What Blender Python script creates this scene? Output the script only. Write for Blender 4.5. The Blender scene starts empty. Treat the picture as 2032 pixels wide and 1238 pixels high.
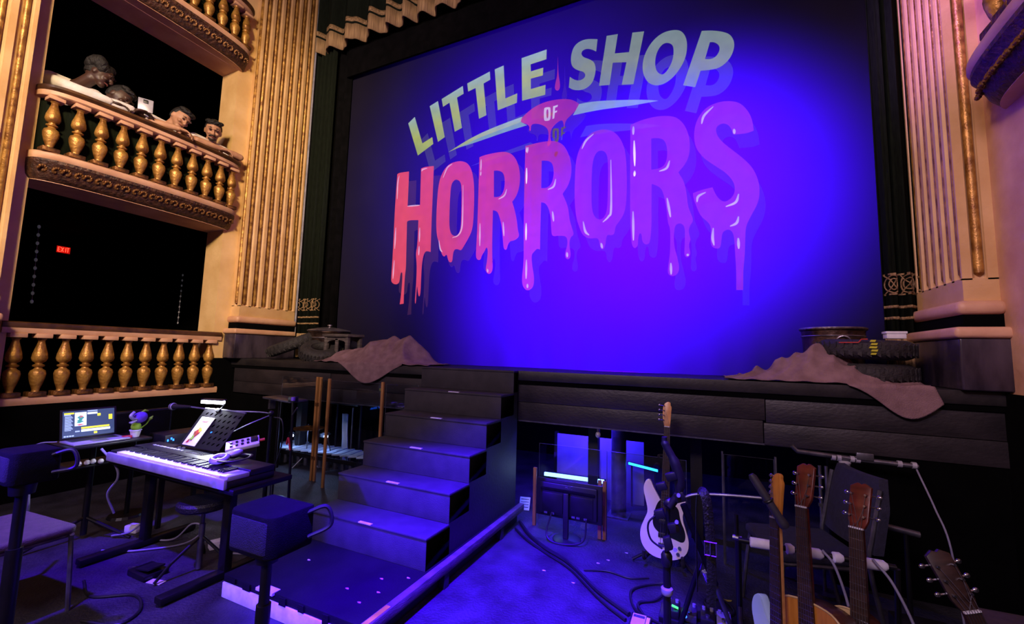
import bpy, bmesh, math, random
from mathutils import Vector, Matrix, Euler
random.seed(7)
PI = math.pi
SC = bpy.context.scene
COL = SC.collection

# ---------------------------------------------------------------- camera
cam_d = bpy.data.cameras.new('camera')
cam_d.sensor_width = 36.0
cam_d.lens = 838.5 / 2032.0 * 36.0
cam_d.clip_start = 0.05
cam = bpy.data.objects.new('camera', cam_d)
COL.objects.link(cam)
YAW, PITCH, ROLL = 0.435087, 0.098402, 0.025884
f0 = Vector((-math.sin(YAW), math.cos(YAW), 0)); r0 = Vector((math.cos(YAW), math.sin(YAW), 0)); u0 = Vector((0, 0, 1))
fw = f0 * math.cos(PITCH) + u0 * math.sin(PITCH)
up = u0 * math.cos(PITCH) - f0 * math.sin(PITCH)
rt = r0 * math.cos(ROLL) + up * math.sin(ROLL)
up = up * math.cos(ROLL) - r0 * math.sin(ROLL)
cam.matrix_world = Matrix(((rt.x, up.x, -fw.x, 1.608), (rt.y, up.y, -fw.y, -2.286), (rt.z, up.z, -fw.z, 1.485), (0, 0, 0, 1)))
SC.camera = cam

# ---------------------------------------------------------------- world and theatre lights
world = bpy.data.worlds.new('theatre_dark'); SC.world = world; world.use_nodes = True
world.node_tree.nodes['Background'].inputs[0].default_value = (0.5, 0.42, 0.5, 1)
world.node_tree.nodes['Background'].inputs[1].default_value = 0.0015
SC.view_settings.view_transform = 'Standard'
SC.view_settings.look = 'None'
SC.view_settings.gamma = 1.0
SC.view_settings.use_curve_mapping = False
SC.view_settings.exposure = 0.0

def spot(name, loc, target, power, color, angle, blend=1.0, radius=0.12):
    d = bpy.data.lights.new(name, 'SPOT'); d.energy = power; d.color = color
    d.spot_size = math.radians(angle); d.spot_blend = blend; d.shadow_soft_size = radius
    o = bpy.data.objects.new(name, d); COL.objects.link(o); o.location = loc
    o.rotation_euler = (Vector(target) - Vector(loc)).to_track_quat('-Z', 'Y').to_euler()
    return o
def area(name, loc, target, power, color, sx, sy):
    d = bpy.data.lights.new(name, 'AREA'); d.energy = power; d.color = color
    d.shape = 'RECTANGLE'; d.size = sx; d.size_y = sy
    o = bpy.data.objects.new(name, d); COL.objects.link(o); o.location = loc
    o.rotation_euler = (Vector(target) - Vector(loc)).to_track_quat('-Z', 'Y').to_euler()
    return o
BLUE = (0.04, 0.0, 1.0)
# unseen blue spots put upstage, lighting through the show curtain without front spill
spot('blue_back_light', (1.45, 4.35, 3.4), (1.40, 2.15, 3.15), 2300, BLUE, 80, 1.0, 0.35)
spot('blue_back_light_low', (0.35, 4.35, 2.6), (0.30, 2.15, 2.15), 1300, BLUE, 84, 1.0, 0.35)
spot('blue_back_light_wide', (-0.4, 4.45, 3.9), (-0.4, 2.15, 3.8), 520, BLUE, 116, 1.0, 0.35)
# blue fixtures on the pit: one from above, one low from the stalls, one over the keys
spot('blue_wash_pit', (0.9, -2.2, 6.5), (0.38, -0.05, 0.0), 42000, BLUE, 25, 1.0, 0.1)
spot('blue_wash_steps', (-2.8, -5.0, 2.7), (-0.45, -0.1, 0.35), 6500, BLUE, 17, 1.0, 0.1)
spot('blue_wash_keys', (-1.3, -2.7, 6.0), (-1.85, -0.75, 0.4), 6500, (0.08, 0.01, 1.0), 24, 1.0, 0.1)
# violet fixtures that catch the proscenium arch
spot('violet_arch', (-1.5, -2.5, 6.6), (3.15, 1.36, 4.3), 3400, (0.45, 0.18, 1.0), 17, 1.0, 0.1)
spot('violet_arch_edge', (2.4, 1.0, 6.2), (-4.1, 2.16, 2.9), 260, (0.42, 0.2, 1.0), 18, 1.0, 0.1)
# the warm house lights over the stalls: aimed spots and a weak general glow
spot('house_box_light', (1.6, -5.0, 5.7), (-4.1, 0.65, 3.6), 3500, (1.0, 0.75, 0.42), 46, 0.8, 0.5)
spot('house_arch_light', (-1.5, -4.5, 6.2), (3.2, 1.6, 2.6), 900, (1.0, 0.62, 0.54), 36, 0.9, 0.4)
spot('valance_fill_light', (1.5, -5.0, 5.0), (-2.6, 1.9, 6.3), 900, (1.0, 0.74, 0.46), 26, 0.9, 0.3)  # unseen spot added to brighten the valance
area('house_glow', (0.0, -6.0, 5.5), (-0.5, 1.5, 1.2), 300, (0.94, 0.68, 0.90), 2.5, 1.0)

# ---------------------------------------------------------------- materials
def lin(h):
    h = h.lstrip('#'); out = []
    for i in (0, 2, 4):
        c = int(h[i:i + 2], 16) / 255
        out.append(c / 12.92 if c <= 0.04045 else ((c + 0.055) / 1.055) ** 2.4)
    return tuple(out)
def mat(name, c1, c2=None, scale=6.0, rough=0.6, metal=0.0, bump=0.0, bscale=40.0, emit=None, es=0.0, spec=0.5, stretch=None, trans=0.0, alpha=1.0, detail=4.0):
    m = bpy.data.materials.new(name); m.use_nodes = True
    nt = m.node_tree; b = nt.nodes['Principled BSDF']
    c1 = lin(c1); c2 = lin(c2) if c2 else tuple(x * 0.8 for x in c1)
    tc = nt.nodes.new('ShaderNodeTexCoord'); mp = nt.nodes.new('ShaderNodeMapping')
    nt.links.new(tc.outputs['Object'], mp.inputs[0])
    if stretch: mp.inputs['Scale'].default_value = stretch
    n = nt.nodes.new('ShaderNodeTexNoise'); n.inputs['Scale'].default_value = scale; n.inputs['Detail'].default_value = detail
    nt.links.new(mp.outputs[0], n.inputs['Vector'])
    r = nt.nodes.new('ShaderNodeValToRGB'); r.color_ramp.elements[0].position = 0.35; r.color_ramp.elements[1].position = 0.68
    r.color_ramp.elements[0].color = (*c2, 1); r.color_ramp.elements[1].color = (*c1, 1)
    nt.links.new(n.outputs['Fac'], r.inputs[0]); nt.links.new(r.outputs[0], b.inputs['Base Color'])
    b.inputs['Roughness'].default_value = rough; b.inputs['Metallic'].default_value = metal
    b.inputs['Specular IOR Level'].default_value = spec
    if trans: b.inputs['Transmission Weight'].default_value = trans; b.inputs['IOR'].default_value = 1.1
    if alpha < 1: b.inputs['Alpha'].default_value = alpha
    if bump:
        n2 = nt.nodes.new('ShaderNodeTexNoise'); n2.inputs['Scale'].default_value = bscale; n2.inputs['Detail'].default_value = 5
        nt.links.new(mp.outputs[0], n2.inputs['Vector'])
        bp = nt.nodes.new('ShaderNodeBump'); bp.inputs['Strength'].default_value = bump; bp.inputs['Distance'].default_value = 0.02
        nt.links.new(n2.outputs['Fac'], bp.inputs['Height']); nt.links.new(bp.outputs[0], b.inputs['Normal'])
    if emit:
        b.inputs['Emission Color'].default_value = (*lin(emit), 1); b.inputs['Emission Strength'].default_value = es
    return m
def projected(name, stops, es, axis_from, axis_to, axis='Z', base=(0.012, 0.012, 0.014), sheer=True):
    """projector light painted on as a glow of the cloth: colour stops run along world height"""
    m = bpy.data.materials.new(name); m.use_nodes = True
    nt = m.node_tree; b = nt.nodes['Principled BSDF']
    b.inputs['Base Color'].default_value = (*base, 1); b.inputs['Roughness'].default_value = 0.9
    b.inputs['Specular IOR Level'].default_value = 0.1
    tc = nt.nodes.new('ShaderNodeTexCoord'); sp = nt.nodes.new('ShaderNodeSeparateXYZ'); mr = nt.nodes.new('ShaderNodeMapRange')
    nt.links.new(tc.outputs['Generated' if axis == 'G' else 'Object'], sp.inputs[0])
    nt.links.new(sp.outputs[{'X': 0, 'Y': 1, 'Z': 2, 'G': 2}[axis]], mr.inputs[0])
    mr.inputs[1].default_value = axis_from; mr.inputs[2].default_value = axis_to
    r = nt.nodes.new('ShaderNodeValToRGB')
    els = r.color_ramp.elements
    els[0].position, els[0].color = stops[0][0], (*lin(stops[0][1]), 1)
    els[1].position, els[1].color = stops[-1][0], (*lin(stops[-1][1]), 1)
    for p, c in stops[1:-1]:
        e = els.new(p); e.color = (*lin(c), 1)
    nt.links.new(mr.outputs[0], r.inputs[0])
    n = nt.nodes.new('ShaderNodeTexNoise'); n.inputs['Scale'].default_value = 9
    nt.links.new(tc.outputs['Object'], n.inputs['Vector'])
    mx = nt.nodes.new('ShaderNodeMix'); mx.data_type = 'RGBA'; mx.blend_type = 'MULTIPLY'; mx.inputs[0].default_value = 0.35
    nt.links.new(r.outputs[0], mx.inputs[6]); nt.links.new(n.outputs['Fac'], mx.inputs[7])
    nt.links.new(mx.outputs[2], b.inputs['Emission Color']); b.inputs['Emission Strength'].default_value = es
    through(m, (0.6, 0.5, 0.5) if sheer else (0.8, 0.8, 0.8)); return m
def through(m, color):
    '''thin cloth: adds light coming through from behind'''
    nt = m.node_tree; b = nt.nodes['Principled BSDF']; out = nt.nodes['Material Output']
    tr = nt.nodes.new('ShaderNodeBsdfTranslucent'); tr.inputs[0].default_value = (*color, 1)
    ad = nt.nodes.new('ShaderNodeAddShader')
    nt.links.new(b.outputs[0], ad.inputs[0]); nt.links.new(tr.outputs[0], ad.inputs[1]); nt.links.new(ad.outputs[0], out.inputs['Surface'])
M = {
 'cream': mat('cream_paint', '#e0bb84', '#cda56c', 3, 0.55, bump=0.15, bscale=25),
 'peach': mat('peach_paint', '#d3a584', '#bd8c6c', 4, 0.5, bump=0.15, bscale=25),
 'pilaster': mat('pilaster_paint', '#d8b07c', '#c39862', 3, 0.5, bump=0.15, bscale=30),
 'gold': mat('gold_paint', '#cd9a4a', '#7d5020', 14, 0.38, 0.4, bump=0.25, bscale=60),
 'gold_dark': mat('tarnished_gold', '#8a5a2a', '#3b2416', 22, 0.42, 0.4, bump=0.6, bscale=45),
 'umber': mat('brown_moulding', '#5c3a1c', '#38200f', 10, 0.45),
 'carved': mat('carved_umber', '#573523', '#2c1a16', 26, 0.5, 0.15, bump=0.8, bscale=38),
 'marble': mat('black_marble', '#453b48', '#201a25', 2.6, 0.25, bump=0.05, stretch=(3, 3, 0.8), detail=7),
 'black': mat('black_paint', '#141216', '#0c0b0e', 5, 0.7, bump=0.1),
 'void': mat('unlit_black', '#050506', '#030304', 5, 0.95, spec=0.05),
 'greenvelvet': mat('green_velvet', '#161c13', '#0e120c', 18, 0.9, spec=0.1, stretch=(6, 6, 0.6)),
 'fringe': mat('gold_bullion_fringe', '#b59468', '#7d6040', 60, 0.75, stretch=(2, 2, 0.06), bump=0.5, bscale=120),
 'braid': mat('gold_braid', '#a8875c', '#6d5334', 50, 0.7, bump=0.5, bscale=90),
 'floor': mat('worn_black_floor', '#343139', '#18161a', 4.5, 0.62, bump=0.5, bscale=60, detail=8),
 'deck': mat('stage_deck', '#2a2628', '#17151a', 6, 0.5, bump=0.1),
 'board': mat('scuffed_black_board', '#2e282d', '#1b171c', 3.0, 0.5, stretch=(1, 1, 2.0), bump=0.15, bscale=30, detail=7),
 'carpet': mat('black_stair_paint', '#302b33', '#242028', 9, 0.75, bump=0.2, bscale=160),
 'landing': mat('black_landing_paint', '#141216', '#0e0d10', 6, 0.7, spec=0.12, bump=0.2, bscale=120),
 'tape': mat('white_tape', '#e6e2ee', '#c9c4d6', 20, 0.6),
 'showcloth': mat('show_curtain_cloth', '#1c1925', '#181521', 1.6, 0.92, spec=0.08, bump=0.05, bscale=90),
 'blackcloth': mat('black_serge', '#0d0c0e', '#070708', 10, 0.95, spec=0.05),
 'rag': mat('brown_canvas', '#8a6d70', '#765b5e', 12, 0.95, spec=0.1, bump=0.3, bscale=140),
 'rubber': mat('tyre_rubber', '#2a2528', '#1b181a', 20, 0.75, bump=0.4, bscale=60),
 'tin': mat('galvanised_tin', '#b5adb8', '#7c737e', 9, 0.35, 0.85, bump=0.2),
 'copper': mat('tarnished_pan', '#7a6054', '#3e2e2c', 12, 0.32, 0.85, bump=0.2),
 'oldwood': mat('painted_old_wood', '#5f5552', '#3a3233', 9, 0.7, stretch=(1, 1, 5), bump=0.3),
 'plastic': mat('black_plastic', '#17161a', '#100f13', 8, 0.42),
 'metal_black': mat('black_metal', '#1a181d', '#0f0e12', 9, 0.38, 0.3),
 'foam': mat('grey_black_foam', '#1c1a22', '#141218', 40, 0.9, bump=0.4, bscale=200),
 'speaker': mat('speaker_shell', '#121014', '#0d0c0f', 30, 0.85, spec=0.08, bump=0.3, bscale=260),
 'chrome': mat('chrome', '#c8c6cf', '#96939f', 12, 0.22, 0.95),
 'steel': mat('satin_steel', '#86848f', '#605e69', 12, 0.4, 0.85),
 'whitekey': mat('white_key', '#f0eef2', '#dddbe2', 9, 0.35),
 'silver': mat('silver_plastic', '#b3b0bf', '#94919f', 9, 0.4, 0.2),
 'white': mat('white_plastic', '#e2dfe6', '#c9c5cf', 9, 0.5),
 'shirt': mat('white_shirt', '#e4dcda', '#cdc3c0', 9, 0.9, bump=0.2, bscale=70),
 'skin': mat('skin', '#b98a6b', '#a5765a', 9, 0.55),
 'skin_dark': mat('skin_dark_shaded', '#452c22', '#38221a', 9, 0.5),  # dark skin, darkened further to put the two people's shade into it
 'hair': mat('dark_hair', '#17110f', '#0c0908', 40, 0.6, bump=0.5, bscale=120),
 'feature': mat('dark_features', '#3a2219', '#2a1711', 20, 0.6),
 'lip': mat('lips', '#8d4f42', '#7c4238', 20, 0.5),
 'seat': mat('brown_seat_fabric', '#4a3638', '#3c2b2d', 30, 0.9, bump=0.3, bscale=180),
 'navy': mat('navy_upholstery', '#26243c', '#1d1b30', 40, 0.9, bump=0.3, bscale=200),
 'plexi': None,
 'pine': mat('pale_pine_batten', '#a5743f', '#7d5429', 8, 0.6, stretch=(4, 4, 0.5)),
 'cable': mat('black_cable', '#121115', '#0c0b0f', 8, 0.5),
 'cable_grey': mat('grey_cable', '#8d88a0', '#736e86', 8, 0.5),
 'maple': mat('maple_neck', '#dda468', '#c98d53', 7, 0.35, stretch=(1, 1, 4)),
 'rosewood': mat('rosewood_board', '#3c2722', '#281915', 12, 0.4, stretch=(1, 1, 6)),
 'mahogany': mat('mahogany_red', '#6b2c20', '#4c1d16', 9, 0.28, stretch=(1, 1, 4)),
 'bass_white': mat('pale_lilac_lacquer', '#efe4ea', '#e2d5e0', 4, 0.22),
 'pick': mat('black_pickguard', '#121114', '#0c0b0e', 8, 0.25),
 'amber': mat('amber_spruce', '#c07f35', '#a66724', 9, 0.25, stretch=(5, 1, 0.6)),
 'cream_guitar': mat('cream_top', '#d2b682', '#bd9f6b', 9, 0.28),
 'sky_guitar': mat('pale_blue_lacquer', '#b9d6e0', '#a7c8d4', 6, 0.2),
 'brownwood': mat('brown_guitar_side', '#4a2418', '#351810', 9, 0.25, stretch=(1, 1, 4)),
 'leather': mat('black_leather', '#161419', '#0e0d11', 24, 0.5, bump=0.4, bscale=90),
 'purple': mat('purple_felt', '#7a52d8', '#5f38bd', 20, 0.8),
 'lime': mat('lime_felt', '#9ccb38', '#7dae26', 20, 0.8),
 'red': mat('red_plastic', '#b8263a', '#96182b', 10, 0.5),
 'yellow': mat('yellow_paint', '#c8c032', '#a39b20', 10, 0.6),
 'orange': mat('orange_paint', '#c23a28', '#a52c1e', 10, 0.6),
 'paper': mat('paper', '#f3efdc', '#e9e4cc', 10, 0.8),
 'print': mat('printed_ink', '#b86a1c', '#6a3a14', 40, 0.7),
}
def glass_mat():
    m = bpy.data.materials.new('clear_acrylic'); m.use_nodes = True; nt = m.node_tree
    out = nt.nodes['Material Output']; nt.nodes.remove(nt.nodes['Principled BSDF'])
    t = nt.nodes.new('ShaderNodeBsdfTransparent'); g = nt.nodes.new('ShaderNodeBsdfGlossy'); mx = nt.nodes.new('ShaderNodeMixShader')
    t.inputs[0].default_value = (0.9, 0.92, 0.95, 1); g.inputs['Roughness'].default_value = 0.03
    fr = nt.nodes.new('ShaderNodeLayerWeight'); fr.inputs[0].default_value = 0.5
    pw = nt.nodes.new('ShaderNodeMath'); pw.operation = 'POWER'; pw.inputs[1].default_value = 4.0
    ml = nt.nodes.new('ShaderNodeMath'); ml.operation = 'MULTIPLY_ADD'; ml.inputs[1].default_value = 0.6; ml.inputs[2].default_value = 0.04
    nt.links.new(fr.outputs['Facing'], pw.inputs[0]); nt.links.new(pw.outputs[0], ml.inputs[0])
    nt.links.new(ml.outputs[0], mx.inputs[0]); nt.links.new(t.outputs[0], mx.inputs[1]); nt.links.new(g.outputs[0], mx.inputs[2])
    nt.links.new(mx.outputs[0], out.inputs[0]); return m
M['plexi'] = glass_mat()
through(M['showcloth'], (0.30, 0.26, 0.30))
def glow(name, color, es): return mat(name, color, color, 5, 0.5, emit=color, es=es)

# ---------------------------------------------------------------- mesh helpers
INV = {}
def frame(d):
    d = Vector(d).normalized()
    a = Vector((0, 0, 1)) if abs(d.z) < 0.9 else Vector((1, 0, 0))
    u = d.cross(a).normalized(); return u, d.cross(u).normalized(), d
class MB:
    def __init__(self): self.v = []; self.f = []
    def add(self, vs, fs):
        o = len(self.v); self.v += [Vector(p) for p in vs]; self.f += [tuple(i + o for i in f) for f in fs]; return self
    def box(self, x0, x1, y0, y1, z0, z1):
        return self.add([(x0, y0, z0), (x1, y0, z0), (x1, y1, z0), (x0, y1, z0), (x0, y0, z1), (x1, y0, z1), (x1, y1, z1), (x0, y1, z1)],
                        [(0, 3, 2, 1), (4, 5, 6, 7), (0, 1, 5, 4), (1, 2, 6, 5), (2, 3, 7, 6), (3, 0, 4, 7)])
    def obox(self, c, a, b, d):
        c, a, b, d = Vector(c), Vector(a), Vector(b), Vector(d)
        if a.cross(b).dot(d) < 0: a = -a
        return self.add([c - a - b - d, c + a - b - d, c + a + b - d, c - a + b - d, c - a - b + d, c + a - b + d, c + a + b + d, c - a + b + d],
                        [(0, 3, 2, 1), (4, 5, 6, 7), (0, 1, 5, 4), (1, 2, 6, 5), (2, 3, 7, 6), (3, 0, 4, 7)])
    def ring_sweep(self, rings, closed=False, caps=True):
        n = len(rings[0]); vs = [p for r in rings for p in r]; fs = []
        m = len(rings)
        for i in range(m if closed else m - 1):
            a, b = i * n, ((i + 1) % m) * n
            for k in range(n): fs.append((a + k, a + (k + 1) % n, b + (k + 1) % n, b + k))
        if caps and not closed:
            fs.append(tuple(reversed(range(n)))); fs.append(tuple(range((m - 1) * n, m * n)))
        return self.add(vs, fs)
    def cyl(self, p, q, r0, r1=None, n=12):
        r1 = r0 if r1 is None else r1
        p, q = Vector(p), Vector(q); u, w, d = frame(q - p)
        return self.ring_sweep([[c + (u * math.cos(2 * PI * k / n) + w * math.sin(2 * PI * k / n)) * r for k in range(n)] for c, r in ((p, r0), (q, r1))])
    def tube(self, pts, r, n=8, closed=False, flat=None):
        pts = [Vector(p) for p in pts]; m = len(pts); rings = []
        R = r if isinstance(r, (list, tuple)) else [r] * m
        prev = None
        for i in range(m):
            if closed: d = pts[(i + 1) % m] - pts[i - 1]
            else: d = pts[min(i + 1, m - 1)] - pts[max(i - 1, 0)]
            d = d.normalized() if d.length > 1e-9 else Vector((0, 0, 1))
            if prev is None: u = frame(d)[0]
            else:
                u = prev - d * prev.dot(d)
                u = u.normalized() if u.length > 1e-6 else frame(d)[0]
            prev = u; w = d.cross(u)
            k2 = flat if flat else 1.0
            rings.append([pts[i] + u * math.cos(2 * PI * k / n) * R[i] + w * math.sin(2 * PI * k / n) * R[i] * k2 for k in range(n)])
        return self.ring_sweep(rings, closed)
    def lathe(self, prof, c=(0, 0, 0), n=16, axis=None, mtx=None):
        c = Vector(c); T = mtx or (Matrix.Identity(3) if axis is None else Vector(axis).normalized().to_track_quat('Z', 'Y').to_matrix())
        return self.ring_sweep([[c + T @ Vector((r * math.cos(2 * PI * k / n), r * math.sin(2 * PI * k / n), z)) for k in range(n)] for r, z in prof])
    def prism(self, poly, h0, h1, fn):
        n = len(poly)
        area2 = sum(poly[i][0] * poly[(i + 1) % n][1] - poly[(i + 1) % n][0] * poly[i][1] for i in range(n))
        if area2 < 0: poly = list(reversed(poly))
        vs = [fn(p[0], p[1], h0) for p in poly] + [fn(p[0], p[1], h1) for p in poly]
        return self.add(vs, [tuple(reversed(range(n))), tuple(range(n, 2 * n))] + [(i, (i + 1) % n, n + (i + 1) % n, n + i) for i in range(n)])
    def torus(self, c, axis, R, r, n=32, m=10, sq=1.0):
        c = Vector(c); u, w, d = frame(axis)
        rings = []
        for i in range(n):
            a = 2 * PI * i / n; e = u * math.cos(a) + w * math.sin(a)
            rings.append([c + e * (R + r * math.cos(2 * PI * k / m)) + d * r * sq * math.sin(2 * PI * k / m) for k in range(m)])
        return self.ring_sweep(rings, True)
    def sphere(self, c, rx, ry=None, rz=None, n=16, m=10, T=None, fn=None):
        ry = rx if ry is None else ry; rz = rx if rz is None else rz
        c = Vector(c); T = T or Matrix.Identity(3); vs = []; fs = []
        def P(th, ph):
            e = Vector((math.sin(th) * math.cos(ph), math.sin(th) * math.sin(ph), math.cos(th)))
            if fn: e = fn(e)
            return c + T @ Vector((e.x * rx, e.y * ry, e.z * rz))
        vs.append(P(0, 0))
        for i in range(1, m):
            for k in range(n): vs.append(P(PI * i / m, 2 * PI * k / n))
        vs.append(P(PI, 0)); L = len(vs) - 1
        for k in range(n):
            fs.append((0, 1 + k, 1 + (k + 1) % n)); fs.append((L, L - n + (k + 1) % n, L - n + k))
        for i in range(m - 2):
            for k in range(n):
                a = 1 + i * n; fs.append((a + k, a + n + k, a + n + (k + 1) % n, a + (k + 1) % n))
        return self.add(vs, fs)
    def grid(self, nu, nv, fn):
        vs = [fn(i / nu, j / nv) for j in range(nv + 1) for i in range(nu + 1)]; w = nu + 1
        return self.add(vs, [(j * w + i, j * w + i + 1, (j + 1) * w + i + 1, (j + 1) * w + i) for j in range(nv) for i in range(nu)])
    def build(self, name, m, parent=None, smooth=False, bevel=0.0, seg=2, local=False, thick=0.0, sub=0):
        me = bpy.data.meshes.new(name)
        inv = INV.get(parent.name) if parent is not None and not local else None
        vs = [inv @ p for p in self.v] if inv else self.v
        me.from_pydata([tuple(p) for p in vs], [], self.f)
        bm = bmesh.new(); bm.from_mesh(me)
        if not thick: bmesh.ops.recalc_face_normals(bm, faces=bm.faces)
        if bevel:
            es = [e for e in bm.edges if len(e.link_faces) == 2 and e.calc_face_angle(0) > 0.5]
            bmesh.ops.bevel(bm, geom=es, offset=bevel, segments=seg, profile=0.5, affect='EDGES', clamp_overlap=True)
        if smooth or bevel:
            for f in bm.faces: f.smooth = True
            for e in bm.edges:
                if len(e.link_faces) == 2 and e.calc_face_angle(0) > (0.75 if not sub else 9): e.smooth = False
        bm.to_mesh(me); bm.free()
        o = bpy.data.objects.new(name, me); COL.objects.link(o)
        me.materials.append(M[m] if isinstance(m, str) else m)
        if thick:
            md = o.modifiers.new('thickness', 'SOLIDIFY'); md.thickness = thick; md.offset = 0
        if sub:
            md = o.modifiers.new('smooth', 'SUBSURF'); md.levels = sub; md.render_levels = sub
        if parent is not None:
            o.parent = parent
            if parent.name in INV: INV[o.name] = INV[parent.name]
        return o
def tag(o, label=None, cat=None, group=None, kind=None):
    if label: o['label'] = label
    if cat: o['category'] = cat
    if group: o['group'] = group
    if kind: o['kind'] = kind
    return o
def thing(name, label, cat, loc=(0, 0, 0), rz=0.0, group=None, kind=None, rot=None):
    o = bpy.data.objects.new(name, None); COL.objects.link(o); o.empty_display_size = 0.05
    o.location = loc; o.rotation_euler = rot or (0, 0, rz)
    INV[o.name] = (Matrix.Translation(Vector(loc)) @ Euler(rot or (0, 0, rz)).to_matrix().to_4x4()).inverted()
    return tag(o, label, cat, group, kind)
def dup(root, loc=None, rot=None, label=None, group=None):
    def cp(o, par):
        c = o.copy(); COL.objects.link(c); c.parent = par
        for ch in list(o.children): cp(ch, c)
        return c
    r = cp(root, None)
    if loc is not None: r.location = loc
    if rot is not None: r.rotation_euler = rot
    if label: r['label'] = label
    if group: r['group'] = group
    INV[r.name] = (Matrix.Translation(r.location) @ r.rotation_euler.to_matrix().to_4x4()).inverted()
    return r
def smoothpts(pts, it=2):
    """corner-cutting of a closed ring; points with a third value stay sharp"""
    for _ in range(it):
        out = []; n = len(pts)
        for i in range(n):
            p = pts[i]
            if len(p) > 2: out.append(p); continue
            a, b = pts[i - 1], pts[(i + 1) % n]
            out.append((p[0] * .75 + a[0] * .25, p[1] * .75 + a[1] * .25)); out.append((p[0] * .75 + b[0] * .25, p[1] * .75 + b[1] * .25))
        pts = out
    return [(p[0], p[1]) for p in pts]
def spline(pts, n=8):
    """Catmull-Rom through 3D points"""
    P = [Vector(p) for p in pts]; out = []
    P = [P[0] * 2 - P[1]] + P + [P[-1] * 2 - P[-2]]
    for i in range(1, len(P) - 2):
        a, b, c, d = P[i - 1:i + 3]
        for k in range(n):
            t = k / n
            out.append(0.5 * ((2 * b) + (c - a) * t + (2 * a - 5 * b + 4 * c - d) * t * t + (3 * b - a - 3 * c + d) * t ** 3))
    out.append(P[-2]); return out
def filled(name, rings, m, fn, depth=0.002, parent=None):
    """flat filled outline with holes (2D curve fill), placed by fn(u, v, w)"""
    cu = bpy.data.curves.new(name, 'CURVE'); cu.dimensions = '2D'; cu.fill_mode = 'BOTH'; cu.extrude = depth / 2
    for r in rings:
        s = cu.splines.new('POLY'); s.points.add(len(r) - 1); s.use_cyclic_u = True
        for i, p in enumerate(r): s.points[i].co = (p[0], p[1], 0, 1)
    tmp = bpy.data.objects.new(name + '_tmp', cu); COL.objects.link(tmp)
    dg = bpy.context.evaluated_depsgraph_get()
    me = bpy.data.meshes.new_from_object(tmp.evaluated_get(dg)); bpy.data.objects.remove(tmp); bpy.data.curves.remove(cu)
    inv = INV.get(parent.name) if parent is not None else None
    vs = [Vector(fn(*v.co)) for v in me.vertices]
    if inv: vs = [inv @ p for p in vs]
    fs = [tuple(p.vertices) for p in me.polygons]; bpy.data.meshes.remove(me)
    me = bpy.data.meshes.new(name); me.from_pydata([tuple(p) for p in vs], [], fs)
    me.materials.append(M[m] if isinstance(m, str) else m)
    o = bpy.data.objects.new(name, me); COL.objects.link(o); o.parent = parent
    if parent is not None and parent.name in INV: INV[o.name] = INV[parent.name]
    return o

# ---------------------------------------------------------------- the setting
SZ = 1.33          # stage floor height
EY = 1.35          # stage front edge
XL, XR = -4.10, 3.10   # fluted pilaster faces
WL, WR = -4.27, 3.27   # side wall faces

tag(MB().box(-7.6, 5.5, -5.0, 4.6, -0.06, 0).build('floor', 'floor'), kind='structure')
st = thing('stage', None, None, (0, EY, 0), kind='structure')
MB().box(-4.6, 3.6, EY, 4.6, 1.24, SZ).build('deck', 'deck', st, bevel=0.008)
MB().box(-4.6, 3.6, EY + 0.012, EY + 0.05, 1.205, 1.238).build('shadow_strip', 'void', st)  # near-black strip laid in as the shade under the deck lip
for a, b, z0, z1, dy in ((-4.2, -2.42, 1.03, 1.205, 0), (-2.415, -0.2, 1.03, 1.205, 0.004), (-0.195, 1.98, 1.045, 1.205, 0), (1.985, 3.5, 1.03, 1.205, 0.006),
                         (-4.2, -2.0, 0.88, 1.027, 0.004), (-1.995, -0.05, 0.88, 1.027, 0), (-0.045, 1.965, 0.88, 1.042, 0.004), (1.97, 3.5, 0.87, 1.027, 0)):
    MB().box(a, b, EY + 0.02 + dy, EY + 0.06, z0, z1).build('fascia_board', 'board', st, bevel=0.004)
MB().box(-4.2, 3.5, EY + 0.03, EY + 0.075, 0.866, 0.879).build('fascia_edge', 'steel', st)
for x in (-3.3, -0.7, 0.62, 1.5, 2.9):
    MB().box(x - 0.045, x + 0.045, EY + 0.35, EY + 0.44, 0, 1.24).build('post', 'black', st)
MB().box(-4.6, 3.6, 3.9, 4.0, 0, 1.24).build('pit_back_wall', 'void', st)
MB().box(2.35, 3.6, EY + 0.03, EY + 0.09, 0, 0.868).build('side_panel', 'void', st)
MB().box(-4.6, -3.28, EY + 0.03, EY + 0.09, 0, 0.878).build('side_panel', 'void', st)

# left wall with the box openings
wl = thing('wall_left', None, None, (WL, 0, 0), kind='structure')
def wl_piece(y0, y1, z0, z1, m='cream', x0=-4.62, x1=WL, n='wall_face'):
    MB().box(x0, x1, y0, y1, z0, z1).build(n, m, wl)
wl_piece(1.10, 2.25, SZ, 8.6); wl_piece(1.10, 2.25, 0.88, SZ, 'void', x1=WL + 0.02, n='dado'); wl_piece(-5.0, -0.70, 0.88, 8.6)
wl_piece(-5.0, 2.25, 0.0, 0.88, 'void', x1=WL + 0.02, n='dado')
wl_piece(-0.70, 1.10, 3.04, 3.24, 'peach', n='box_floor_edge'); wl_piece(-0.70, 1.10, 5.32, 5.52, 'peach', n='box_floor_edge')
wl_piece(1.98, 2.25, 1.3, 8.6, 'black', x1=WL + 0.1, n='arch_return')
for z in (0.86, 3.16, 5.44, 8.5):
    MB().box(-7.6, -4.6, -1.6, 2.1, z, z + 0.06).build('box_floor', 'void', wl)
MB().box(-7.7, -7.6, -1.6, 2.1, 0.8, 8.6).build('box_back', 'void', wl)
MB().box(-7.6, -4.6, -1.7, -1.6, 0.8, 8.6).build('box_side', 'void', wl)
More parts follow.
